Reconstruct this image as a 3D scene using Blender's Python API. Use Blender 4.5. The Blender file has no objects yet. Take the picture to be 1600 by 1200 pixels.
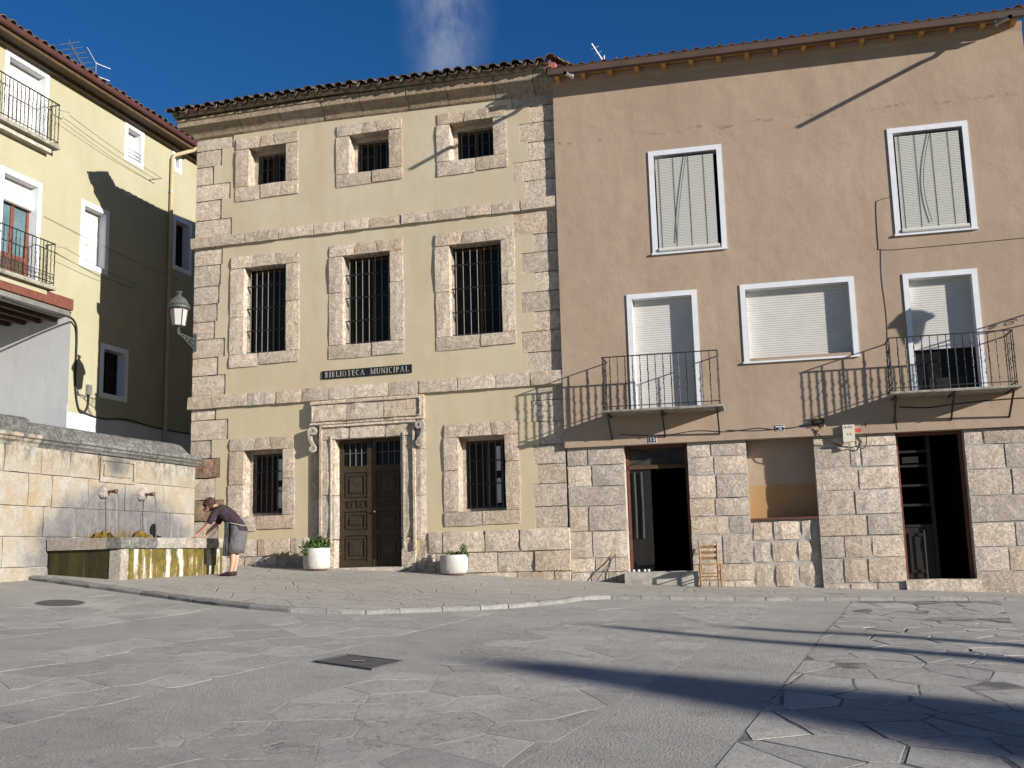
import bpy, bmesh, math, random
from mathutils import Vector, Matrix
R = math.radians
sc = bpy.context.scene
C = sc.collection
HZ = 1.6                                   # eye height; facade tables below are measured from eye level

# ------------------------------------------------------------------ camera, sky, sun, exposure
cam = bpy.data.objects.new('camera', bpy.data.cameras.new('camera')); C.objects.link(cam)
cam.data.sensor_width = 36; cam.data.lens = 1663.18 / 1600 * 36
cam.data.clip_start = .1; cam.data.clip_end = 2000
th, ro = R(9.0886), R(-1.51755)
fwd = Vector((0, math.cos(th), math.sin(th))); up = Vector((0, -math.sin(th), math.cos(th))); rt = Vector((1, 0, 0))
cx = rt * math.cos(ro) + up * math.sin(ro); cy = up * math.cos(ro) - rt * math.sin(ro)
cam.matrix_world = Matrix(((cx.x, cy.x, -fwd.x, 0), (cx.y, cy.y, -fwd.y, 0), (cx.z, cy.z, -fwd.z, HZ), (0, 0, 0, 1)))
sc.camera = cam

SAZ, SEL = R(145.3), R(14.7)               # direction the light travels
sd = Vector((math.cos(SAZ) * math.cos(SEL), math.sin(SAZ) * math.cos(SEL), -math.sin(SEL)))
w = bpy.data.worlds.new('World'); sc.world = w; w.use_nodes = True
nt = w.node_tree; nt.nodes.clear()
N = nt.nodes.new
out = N('ShaderNodeOutputWorld'); bg = N('ShaderNodeBackground'); sky = N('ShaderNodeTexSky')
sky.sky_type = 'NISHITA'; sky.sun_disc = False; sky.sun_elevation = SEL
sky.sun_rotation = math.atan2(-sd.x, -sd.y)
sky.air_density = 1.0; sky.dust_density = .3; sky.ozone_density = 3.0; sky.altitude = 800
hs = N('ShaderNodeHueSaturation'); hs.inputs['Hue'].default_value = .512; hs.inputs['Saturation'].default_value = 1.3; hs.inputs['Value'].default_value = .92
nt.links.new(sky.outputs[0], hs.inputs['Color'])
tc = N('ShaderNodeTexCoord')
# thin wisps of cloud: noise over the sky, thresholded high, plus one soft vertical wisp
mp = N('ShaderNodeMapping'); mp.inputs['Scale'].default_value = (11, 11, 4.5); nt.links.new(tc.outputs['Generated'], mp.inputs[0])
nz = N('ShaderNodeTexNoise'); nz.inputs['Scale'].default_value = 1.0; nz.inputs['Detail'].default_value = 9; nz.inputs['Roughness'].default_value = .62; nz.inputs['Distortion'].default_value = .25
nt.links.new(mp.outputs[0], nz.inputs[0])
WISP = Vector((-.05, .876, .479)).normalized()
vs = N('ShaderNodeVectorMath'); vs.operation = 'SUBTRACT'; vs.inputs[1].default_value = WISP; nt.links.new(tc.outputs['Generated'], vs.inputs[0])
vm = N('ShaderNodeVectorMath'); vm.operation = 'MULTIPLY'; vm.inputs[1].default_value = (23, 10, 10); nt.links.new(vs.outputs[0], vm.inputs[0])
vl = N('ShaderNodeVectorMath'); vl.operation = 'LENGTH'; nt.links.new(vm.outputs[0], vl.inputs[0])
mr = N('ShaderNodeMapRange'); mr.inputs['From Min'].default_value = 1.15; mr.inputs['From Max'].default_value = 0; mr.inputs['To Max'].default_value = 1.0; mr.interpolation_type = 'SMOOTHSTEP'
nt.links.new(vl.outputs[1], mr.inputs['Value'])
m1 = N('ShaderNodeMapRange'); m1.inputs['From Min'].default_value = .36; m1.inputs['From Max'].default_value = .74; nt.links.new(nz.outputs[0], m1.inputs['Value'])
mu = N('ShaderNodeMath'); mu.operation = 'MULTIPLY'; nt.links.new(mr.outputs[0], mu.inputs[0]); nt.links.new(m1.outputs[0], mu.inputs[1])
m2 = N('ShaderNodeMapRange'); m2.inputs['From Min'].default_value = .66; m2.inputs['From Max'].default_value = .95; m2.inputs['To Max'].default_value = .25; nt.links.new(nz.outputs[0], m2.inputs['Value'])
ad = N('ShaderNodeMath'); ad.operation = 'ADD'; ad.use_clamp = True; nt.links.new(mu.outputs[0], ad.inputs[0]); nt.links.new(m2.outputs[0], ad.inputs[1])
mx = N('ShaderNodeMix'); mx.data_type = 'RGBA'; mx.inputs['B'].default_value = (5.2, 5.4, 6.2, 1)
nt.links.new(ad.outputs[0], mx.inputs['Factor']); nt.links.new(hs.outputs[0], mx.inputs['A'])
nt.links.new(mx.outputs['Result'], bg.inputs[0]); bg.inputs[1].default_value = .062
nt.links.new(bg.outputs[0], out.inputs[0])

sun = bpy.data.objects.new('sun', bpy.data.lights.new('sun', 'SUN')); C.objects.link(sun)
sun.data.energy = 4.9; sun.data.angle = R(.53); sun.data.color = (1, .95, .88)
sun.rotation_euler = sd.to_track_quat('-Z', 'Y').to_euler(); sun.location = (20, -12, 20)
sc.view_settings.view_transform = 'Standard'; sc.view_settings.look = 'None'; sc.view_settings.gamma = 1
sc.view_settings.use_curve_mapping = False; sc.view_settings.exposure = .80

# ------------------------------------------------------------------ material helpers
class NT:
    def __init__(s, name, rough=.85, spec=.25):
        s.m = bpy.data.materials.new(name); s.m.use_nodes = True; s.t = s.m.node_tree
        s.b = s.t.nodes['Principled BSDF']; s.b.inputs['Roughness'].default_value = rough
        s.b.inputs['Specular IOR Level'].default_value = spec
        s.tc = s.t.nodes.new('ShaderNodeTexCoord'); s.oi = s.t.nodes.new('ShaderNodeObjectInfo')
        # object coordinates shifted by the object's random number so that alike pieces differ
        a = s.t.nodes.new('ShaderNodeVectorMath'); a.operation = 'MULTIPLY_ADD'
        s.t.links.new(s.oi.outputs['Random'], a.inputs[0]); a.inputs[1].default_value = (37, 53, 71); s.t.links.new(s.tc.outputs['Object'], a.inputs[2])
        s.rv = a.outputs[0]; s.ov = s.tc.outputs['Object']
    def L(s, a, b): s.t.links.new(a, b)
    def scale(s, v, sx, sy, sz):
        n = s.t.nodes.new('ShaderNodeVectorMath'); n.operation = 'MULTIPLY'; s.L(v, n.inputs[0]); n.inputs[1].default_value = (sx, sy, sz); return n.outputs[0]
    def noise(s, sc_, det=5, rough=.6, v=None, dist=0):
        n = s.t.nodes.new('ShaderNodeTexNoise'); n.inputs['Scale'].default_value = sc_; n.inputs['Detail'].default_value = det
        n.inputs['Roughness'].default_value = rough; n.inputs['Distortion'].default_value = dist; s.L(v or s.rv, n.inputs['Vector']); return n.outputs[0]
    def vor(s, sc_, v=None, feat='F1', rnd=1):
        n = s.t.nodes.new('ShaderNodeTexVoronoi'); n.feature = feat; n.inputs['Scale'].default_value = sc_; n.inputs['Randomness'].default_value = rnd
        s.L(v or s.rv, n.inputs['Vector']); return n.outputs['Distance']
    def mr(s, x, a, b, c=0, d=1, smooth=False):
        n = s.t.nodes.new('ShaderNodeMapRange'); s.L(x, n.inputs['Value']); n.inputs[1].default_value = a; n.inputs[2].default_value = b
        n.inputs[3].default_value = c; n.inputs[4].default_value = d
        if smooth: n.interpolation_type = 'SMOOTHSTEP'
        return n.outputs[0]
    def math(s, op, a, b=0.0):
        n = s.t.nodes.new('ShaderNodeMath'); n.operation = op
        for i, x in enumerate((a, b)):
            if isinstance(x, (int, float)): n.inputs[i].default_value = x
            else: s.L(x, n.inputs[i])
        return n.outputs[0]
    def mix(s, f, a, b, mode='MIX'):
        n = s.t.nodes.new('ShaderNodeMix'); n.data_type = 'RGBA'; n.blend_type = mode
        if isinstance(f, (int, float)): n.inputs['Factor'].default_value = f
        else: s.L(f, n.inputs['Factor'])
        for k, x in (('A', a), ('B', b)):
            if isinstance(x, tuple): n.inputs[k].default_value = (*x, 1)
            else: s.L(x, n.inputs[k])
        return n.outputs['Result']
    def col(s, c):
        if isinstance(c, tuple): s.b.inputs['Base Color'].default_value = (*c, 1)
        else: s.L(c, s.b.inputs['Base Color'])
    def bump(s, h, strength=.5, dist=.02, prev=None):
        n = s.t.nodes.new('ShaderNodeBump'); n.inputs['Strength'].default_value = strength; n.inputs['Distance'].default_value = dist
        s.L(h, n.inputs['Height'])
        if prev is not None: s.L(prev, n.inputs['Normal'])
        s.L(n.outputs[0], s.b.inputs['Normal']); return n.outputs[0]
    def sep(s, v=None):
        n = s.t.nodes.new('ShaderNodeSeparateXYZ'); s.L(v or s.ov, n.inputs[0]); return n.outputs

MT = {}
def simple(name, c, rough=.7, spec=.3, var=.15, sc_=6, bump=0, metal=0, bs=40):
    n = NT(name, rough, spec); f = n.noise(sc_, 4)
    n.col(n.mix(n.mr(f, .3, .7), tuple(x * (1 - var) for x in c), tuple(min(1, x * (1 + var)) for x in c)))
    if metal: n.b.inputs['Metallic'].default_value = metal
    if bump: n.bump(n.noise(bs, 4), bump, .01 if bs > 20 else .035)
    MT[name] = n.m; return n
def stone(name, a, b, dark, tint=.3, pit=1.0, warm=.85):
    n = NT(name, .92, .15)
    c = n.mix(n.mr(n.noise(2.2, 6, .65), .32, .68), a, b)
    r2 = n.mr(n.oi.outputs['Random'], 0, 1, 1 - tint, 1 + tint * .45)
    gm = n.t.nodes.new('ShaderNodeVectorMath'); gm.operation = 'SCALE'; n.L(c, gm.inputs[0]); n.L(r2, gm.inputs['Scale'])
    c = gm.outputs[0]
    if warm:
        wm = n.math('FRACT', n.math('MULTIPLY', n.oi.outputs['Random'], 7.31))
        c = n.mix(n.mr(wm, .4, 1, 0, warm), c, n.mix(.5, c, (.56, .40, .26)))
    gy = n.math('FRACT', n.math('MULTIPLY', n.oi.outputs['Random'], 13.7))
    c = n.mix(n.mr(gy, .6, 1, 0, .3), c, n.mix(.5, c, (.55, .54, .53)))
    er = n.mr(n.noise(6, 9, .75, None, .4), .42, .50)      # broken, eroded patches
    pits = n.mr(n.noise(30, 5, .8), .36, .46)              # small holes
    vein = n.mr(n.noise(13, 7, .75, None, 1.0), .38, .48)
    hole = n.math('MULTIPLY', pits, vein)
    c = n.mix(n.math('MULTIPLY', n.math('SUBTRACT', 1, hole), .5), c, dark)
    c = n.mix(n.mr(n.noise(20, 6, .8), .56, .68, 0, .35), c, tuple(min(.85, x * 1.35) for x in a))
    c = n.mix(n.mr(n.noise(1.1, 6, .7), .56, .75, 0, .4), c, dark)
    n.col(c)
    h = n.math('ADD', n.math('MULTIPLY', n.noise(12, 9, .8), 1.4), n.math('ADD', n.math('MULTIPLY', hole, .55), n.math('MULTIPLY', er, .45)))
    n.bump(h, min(1, .95 * pit), .030 * pit)
    MT[name] = n.m; return n
stone('limestone', (.76, .65, .53), (.68, .565, .445), (.40, .31, .235), .22, 1.0)
stone('limestone_pale', (.66, .58, .495), (.58, .495, .41), (.36, .295, .235), .25, 1.0)
stone('limestone_brown', (.46, .30, .20), (.36, .22, .14), (.2, .12, .08), .15, 1.3)
stone('coping_stone', (.25, .245, .225), (.19, .185, .17), (.085, .083, .076), .15, 1.0, 0)
stone('basin_stone', (.40, .36, .31), (.33, .29, .245), (.17, .15, .12), .12, .8, .2)
stone('cornice_stone', (.46, .37, .27), (.35, .27, .185), (.17, .135, .09), .2, .9)
stone('kerb_stone', (.28, .27, .25), (.23, .22, .205), (.14, .135, .125), .15, .6, 0)

def plaster(name, a, b, stain, bump=.25, bs=60, streak=True):
    n = NT(name, .93, .12)
    c = n.mix(n.mr(n.noise(.55, 6, .62, n.ov), .33, .67), a, b)
    st = n.mr(n.noise(1.0, 6, .65, n.scale(n.ov, 2.2, 2.2, .35)), .50, .74, 0, .65)
    c = n.mix(st, c, stain)
    c = n.mix(n.mr(n.noise(22, 4, .7, n.ov), .35, .7, 0, .35), c, tuple(x * .82 for x in a))
    n.col(c)
    h = n.math('ADD', n.noise(bs, 4, .7, n.ov), n.math('MULTIPLY', n.noise(3, 4, .5, n.ov), 2.2))
    n.bump(h, bump, .02); MT[name] = n.m; return n
cp = plaster('cream_plaster', (.575, .50, .375), (.485, .41, .285), (.49, .39, .22), .22, 70)
bc = cp.b.inputs['Base Color'].links[0].from_socket; zz = cp.mr(cp.sep()[2], 7.6, 1.2, 0, .5)
cp.col(cp.mix(cp.math('MULTIPLY', zz, cp.mr(cp.noise(.8, 4, .6, cp.ov), .3, .6, .5, 1)), bc, (.53, .425, .235)))
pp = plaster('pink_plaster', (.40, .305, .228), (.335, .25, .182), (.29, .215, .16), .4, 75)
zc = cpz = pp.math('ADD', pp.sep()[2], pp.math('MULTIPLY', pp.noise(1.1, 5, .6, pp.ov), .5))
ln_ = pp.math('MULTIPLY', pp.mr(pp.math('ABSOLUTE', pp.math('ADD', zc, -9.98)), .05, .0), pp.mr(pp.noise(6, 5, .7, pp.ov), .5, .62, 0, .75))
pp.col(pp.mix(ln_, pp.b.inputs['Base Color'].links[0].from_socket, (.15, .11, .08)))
plaster('yellow_plaster', (.36, .34, .235), (.315, .29, .185), (.29, .265, .17), .18, 80)
plaster('white_plaster', (.55, .55, .55), (.47, .475, .48), (.40, .40, .41), .2, 60)
plaster('tan_plaster', (.40, .25, .12), (.36, .22, .10), (.3, .19, .1), .25, 60)
plaster('mortar', (.44, .405, .365), (.38, .35, .315), (.32, .29, .26), .6, 40)
simple('white_paint', (.62, .635, .66), .6, .3, .06, 5, .15)
simple('blind_white', (.52, .50, .47), .6, .3, .05, 3)
simple('blind_cane', (.50, .495, .455), .7, .2, .08, 30)
simple('dark_iron', (.018, .016, .015), .55, .4, .3, 40, .3)
simple('bar_iron', (.13, .125, .115), .6, .3, .3, 20)
simple('green_iron', (.07, .075, .072), .5, .4, .3, 30, .2)
simple('curtain_grey', (.05, .05, .042), .9, .1, .2)
simple('cord', (.03, .028, .025), .8, .2, .2)
simple('dark_interior', (.010, .009, .008), .9, .05, .2)
simple('dark_pane', (.010, .011, .012), .3, .12, .3, 2)
simple('blue_pane', (.10, .16, .18), .25, .3, .3, 2)
simple('black_wood', (.012, .010, .008), .6, .3, .3, 8, .2)
simple('brown_wood', (.075, .045, .022), .65, .3, .3, 8, .3)
simple('olive_wood', (.042, .029, .015), .6, .3, .3, 7, .3)
simple('red_wood', (.14, .05, .035), .6, .3, .25, 9, .2)
simple('honey_wood', (.42, .24, .08), .6, .3, .25, 9, .3)
simple('pine_wood', (.22, .115, .04), .5, .35, .2, 14, .2)
simple('straw', (.38, .24, .10), .9, .1, .3, 60, .6, 0, 90)
simple('gutter_brown', (.085, .055, .04), .5, .4, .15, 3)
simple('gutter_red', (.085, .032, .028), .5, .4, .15, 3)
simple('pipe_yellow', (.40, .31, .19), .6, .3, .1, 3)
simple('zinc', (.30, .29, .27), .45, .5, .2, 5, 0, .6)
simple('concrete', (.36, .34, .29), .9, .15, .3, 5, .5)
simple('moss_concrete', (.27, .25, .205), .9, .15, .4, 7, .7)
simple('red_brick', (.5, .10, .08), .85, .2, .2, 10, .3)
simple('black_board', (.012, .014, .016), .5, .3, .3, 3)
simple('letter_grey', (.33, .31, .27), .6, .3, .3, 6)
simple('enamel_blue', (.015, .022, .05), .4, .5, .1)
simple('enamel_white', (.68, .69, .70), .45, .4, .05)
simple('beige_box', (.62, .56, .46), .6, .3, .1)
simple('red_paint', (.42, .07, .05), .7, .2, .2)
simple('frosted_glass', (.40, .375, .36), .45, .4, .06, 4)
pw = simple('pot_white', (.50, .485, .45), .85, .15, .15, 4, .5, 0, 30)
pw.col(pw.mix(pw.math('MULTIPLY', pw.mr(pw.noise(4, 6, .7, pw.scale(pw.rv, 1, 1, .5)), .42, .68), pw.mr(pw.sep()[2], .4, .0, .2, .9)), pw.b.inputs['Base Color'].links[0].from_socket, (.22, .195, .155)))
simple('soil', (.05, .035, .022), .95, .1, .3, 20, .6)
simple('skin', (.50, .27, .19), .6, .3, .1)
simple('hair', (.055, .026, .016), .7, .3, .4, 40, .6, 0, 60)
simple('blouse', (.040, .028, .034), .9, .15, .35, 14, 1, 0, 9)
simple('skirt', (.105, .10, .105), .9, .15, .25, 30, .8, 0, 12)
simple('shoe', (.03, .015, .015), .6, .3, .2)
simple('cast_iron', (.085, .08, .078), .7, .3, .25, 12, .4)
simple('yellow_cable', (.6, .52, .1), .6, .3, .1)
simple('foam', (.42, .34, .2), .9, .1, .3, 20, .5)
simple('flower', (.45, .22, .18), .8, .2, .3, 30)
simple('bark', (.09, .07, .05), .9, .1, .3, 12, .6)

n = NT('apron', .5, .4); f = n.noise(1, 3, .5, n.scale(n.ov, 60, 60, 4)); n.col(n.mix(n.mr(f, .45, .62), (.06, .06, .065), (.42, .42, .43))); MT['apron'] = n.m
def leafmat(name, a, b):
    n = NT(name, .6, .3); n.col(n.mix(n.mr(n.noise(9, 3, .6), .35, .65), a, b)); MT[name] = n.m
leafmat('leaf', (.03, .075, .014), (.085, .15, .03)); leafmat('leaf_dry', (.12, .13, .035), (.2, .17, .06)); leafmat('leaf_dark', (.02, .045, .012), (.05, .085, .02))

n = NT('roof_tile', .9, .15)
c = n.mix(n.mr(n.noise(6, 5, .65), .35, .65), (.20, .115, .075), (.13, .08, .055))
c = n.mix(n.mr(n.oi.outputs['Random'], 0, 1, 0, .55), c, (.09, .07, .05))
c = n.mix(n.mr(n.noise(3.2, 5, .7), .42, .56, 0, .9), c, (.065, .062, .048))
c = n.mix(n.mr(n.noise(8, 5, .7), .56, .66, 0, .9), c, (.24, .21, .15)); n.col(c); n.bump(n.noise(30, 5, .7), .6, .015); MT['roof_tile'] = n.m
n = NT('roof_tile_red', .85, .2); c = n.mix(n.mr(n.oi.outputs['Random'], 0, 1), (.22, .085, .05), (.15, .065, .04)); n.col(n.mix(n.mr(n.noise(7, 5), .5, .7, 0, .6), c, (.1, .07, .05))); n.bump(n.noise(30, 4), .4, .01); MT['roof_tile_red'] = n.m

# fountain stone: cream blocks, with a grey wet and limed stain round the spouts (its own shape)
n = NT('fountain_stone', .9, .2)
c = n.mix(n.mr(n.noise(1.4, 6, .65), .34, .66), (.31, .29, .25), (.295, .25, .18))
c = n.mix(n.mr(n.noise(1.1, 6, .7, n.ov), .5, .66, 0, .6), c, (.29, .20, .105))
c = n.mix(n.mr(n.noise(3.3, 6, .7), .5, .64, 0, .6), c, (.36, .355, .33))
P3 = n.sep()
dx = n.math('DIVIDE', n.math('ADD', P3[0], 2.55), 2.75); dz = n.math('DIVIDE', n.math('ADD', P3[2], -.65), 1.32)
rr = n.math('SQRT', n.math('ADD', n.math('POWER', n.math('ABSOLUTE', dx), 2.0), n.math('POWER', n.math('ABSOLUTE', dz), 2.0)))
rr = n.math('ADD', rr, n.math('MULTIPLY', n.math('ADD', n.noise(2.5, 5, .6, n.ov), -.5), .5))
wet = n.mr(rr, 1.08, .72, 0, .95, True)
c = n.mix(wet, c, n.mix(n.mr(n.noise(7, 5, .7, n.ov), .35, .65), (.105, .10, .105), (.155, .148, .148)))
drip = n.mr(n.noise(1, 5, .7, n.scale(n.ov, 9, 9, 1.2)), .52, .68)
low = n.mr(P3[2], 1.35, .9)
c = n.mix(n.math('MULTIPLY', n.math('MULTIPLY', drip, wet), .5), c, (.28, .275, .26))
mz = n.math('ADD', n.math('MULTIPLY', n.noise(1.6, 5, .7, n.scale(n.ov, 3.5, 3.5, .5)), .9), n.math('MULTIPLY', n.math('ABSOLUTE', n.math('ADD', P3[0], 2.55)), .18))
mz = n.math('MULTIPLY', n.mr(n.math('ADD', P3[2], mz), 1.62, 1.40), n.mr(n.math('ABSOLUTE', n.math('ADD', P3[0], 2.55)), 1.75, 1.5))
c = n.mix(mz, c, n.mix(n.mr(n.noise(9, 5, .7, n.scale(n.ov, 2, 2, .6)), .38, .6), (.20, .125, .025), (.055, .045, .02)))
pd = n.math('ADD', n.math('POWER', n.math('MULTIPLY', n.math('ADD', P3[0], 2.75), 2.6), 2.0), n.math('POWER', n.math('MULTIPLY', n.math('ADD', P3[2], -2.35), 3.2), 2.0))
pd = n.math('MULTIPLY', n.mr(n.math('ADD', pd, n.math('MULTIPLY', n.noise(6, 6, .75, n.ov), 1.2)), 1.7, .7), .8); c = n.mix(pd, c, (.075, .078, .075))
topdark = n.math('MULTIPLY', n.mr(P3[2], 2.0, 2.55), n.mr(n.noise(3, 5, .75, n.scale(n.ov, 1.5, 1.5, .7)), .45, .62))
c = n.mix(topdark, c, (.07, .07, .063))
n.col(c); n.bump(n.math('ADD', n.noise(12, 6, .7), n.mr(n.noise(30, 3, .7), .36, .45, 0, .5)), .6, .025); MT['fountain_stone'] = n.m
n = NT('algae_stone', .7, .35)
st = n.math('ADD', n.math('MULTIPLY', n.noise(1, 4, .6, n.scale(n.ov, 6.0, 6.0, .5)), .8), n.math('MULTIPLY', n.noise(7, 6, .7, n.ov), .22))
c = n.mix(n.mr(n.noise(5, 5, .6, n.ov), .35, .65), (.17, .115, .018), (.085, .07, .015))
c = n.mix(n.mr(n.noise(2.2, 5, .7, n.ov), .5, .62, 0, .7), c, (.055, .06, .012))
c = n.mix(n.mr(n.noise(16, 6, .75, n.scale(n.ov, 1, 1, .4)), .5, .66, 0, .6), c, (.04, .036, .012)); c = n.mix(n.mr(st, .505, .565, 0, .95), c, (.42, .40, .36)); n.col(c); n.bump(n.noise(14, 5), .5, .03); MT['algae_stone'] = n.m
n = NT('algae_shaded', .7, .3); c = n.mix(n.mr(n.noise(1, 5, .65, n.scale(n.ov, 5, 5, .4)), .35, .65), (.055, .042, .010), (.018, .019, .007)); c = n.mix(n.mr(n.noise(1, 4, .6, n.scale(n.ov, 7, 7, .3)), .60, .66, 0, .5), c, (.12, .105, .085)); n.col(c); n.bump(n.noise(14, 5), .5, .03); MT['algae_shaded'] = n.m  # dark moss and algae, with shade on the basin side painted into the colour
n = NT('moss', .9, .15); c = n.mix(n.mr(n.noise(6, 5, .6, n.ov), .38, .6), (.22, .14, .022), (.07, .06, .015)); n.col(c); n.bump(n.noise(25, 5, .7), 1, .05); MT['moss'] = n.m
n = NT('water', .08, .5); n.col((.02, .03, .015)); n.bump(n.noise(8, 3), .2, .02); MT['water'] = n.m
n = NT('water_stream', .1, .5); n.col((.30, .31, .30)); n.b.inputs['Transmission Weight'].default_value = .7; n.b.inputs['IOR'].default_value = 1.33; MT['water_stream'] = n.m
simple('bronze', (.11, .055, .035), .5, .4, .3, 20, .3)

# ground
n = NT('pebble_paving', .95, .15)
c = n.mix(n.mr(n.noise(.5, 6, .65, n.ov), .35, .65), (.50, .48, .435), (.44, .42, .38))
c = n.mix(n.mr(n.vor(48, n.ov), .1, .5, 0, .3), c, (.19, .185, .175))
c = n.mix(n.mr(n.noise(2.5, 6, .7, n.ov), .55, .7, 0, .5), c, (.2, .19, .175))
c = n.mix(n.mr(n.noise(.9, 7, .75, n.ov, .6), .35, .65, 0, .35), c, (.17, .165, .155)); c = n.mix(n.mr(n.noise(26, 6, .8, n.ov), .56, .68, 0, .45), c, (.17, .165, .155))
c = n.mix(n.mr(n.noise(19, 5, .8, n.ov), .60, .70, 0, .6), c, (.46, .445, .41))
c = n.mix(n.mr(n.noise(55, 4, .8, n.ov), .54, .62, 0, .35), c, (.16, .155, .145))
S_ = n.sep(); uu = n.math('SUBTRACT', n.math('MULTIPLY', S_[0], .933), n.math('MULTIPLY', S_[1], .36))
soil_ = n.math('MAXIMUM', n.math('MULTIPLY', n.mr(uu, -1.42, -1.40), n.mr(uu, 1.02, 1.0)), n.mr(uu, 2.13, 2.15))
c = n.mix(n.math('MULTIPLY', soil_, n.mr(n.noise(3, 4, .6, n.ov), .36, .55, .1, .75)), c, (.09, .085, .078)); n.col(c)
n.bump(n.math('ADD', n.math('MULTIPLY', n.vor(48, n.ov), -.7), n.math('MULTIPLY', n.noise(18, 9, .85, n.ov), 1.7)), .9, .018); MT['pebble_paving'] = n.m
n = NT('flagstone', .85, .2)
c = n.mix(n.mr(n.noise(1.1, 6, .65), .33, .67), (.45, .43, .39), (.39, .372, .338))
r2 = n.mr(n.oi.outputs['Random'], 0, 1, .83, 1.10); gm = n.t.nodes.new('ShaderNodeVectorMath'); gm.operation = 'SCALE'; n.L(c, gm.inputs[0]); n.L(r2, gm.inputs['Scale'])
c = n.mix(n.mr(n.noise(6, 5, .7), .55, .7, 0, .4), gm.outputs[0], (.19, .185, .175))
c = n.mix(n.mr(n.noise(.9, 7, .75, n.ov, .6), .35, .65, 0, .35), c, (.17, .165, .155)); c = n.mix(n.mr(n.noise(24, 6, .8), .58, .70, 0, .6), c, (.13, .125, .118)); c = n.mix(n.mr(n.noise(17, 6, .8), .56, .68, 0, .6), c, (.46, .445, .41)); c = n.mix(n.mr(n.noise(50, 4, .8), .55, .63, 0, .5), c, (.13, .125, .118))
ck = n.mr(n.math('ABSOLUTE', n.math('ADD', n.noise(1.3, 6, .6, n.ov, .8), -.5)), .0, .006, 1, 0)
ck = n.math('MULTIPLY', ck, n.mr(n.noise(.8, 3, .5, n.ov), .48, .56)); c = n.mix(n.math('MULTIPLY', ck, .75), c, (.06, .055, .05)); n.col(c)
n.bump(n.math('ADD', n.noise(6, 8, .72), n.math('MULTIPLY', n.noise(36, 7, .8), .55)), .95, .03); MT['flagstone'] = n.m
n = NT('pavement_stone', .92, .15)
c = n.mix(n.mr(n.noise(.7, 6, .65, n.ov), .33, .67), (.40, .375, .33), (.34, .32, .28))
c = n.mix(n.mr(n.noise(7, 6, .75, n.ov), .55, .68, 0, .5), c, (.2, .19, .17))
br = n.t.nodes.new('ShaderNodeTexVoronoi'); br.feature = 'DISTANCE_TO_EDGE'; br.inputs['Scale'].default_value = 1.5; n.L(n.ov, br.inputs['Vector'])
jt = n.mr(br.outputs['Distance'], .0, .018)
c = n.mix(n.math('MULTIPLY', n.math('SUBTRACT', 1, jt), .6), c, (.14, .13, .12)); n.col(c)
n.bump(n.math('ADD', n.noise(14, 6, .7, n.ov), n.math('MULTIPLY', jt, .7)), .7, .03); MT['pavement_stone'] = n.m

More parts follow.
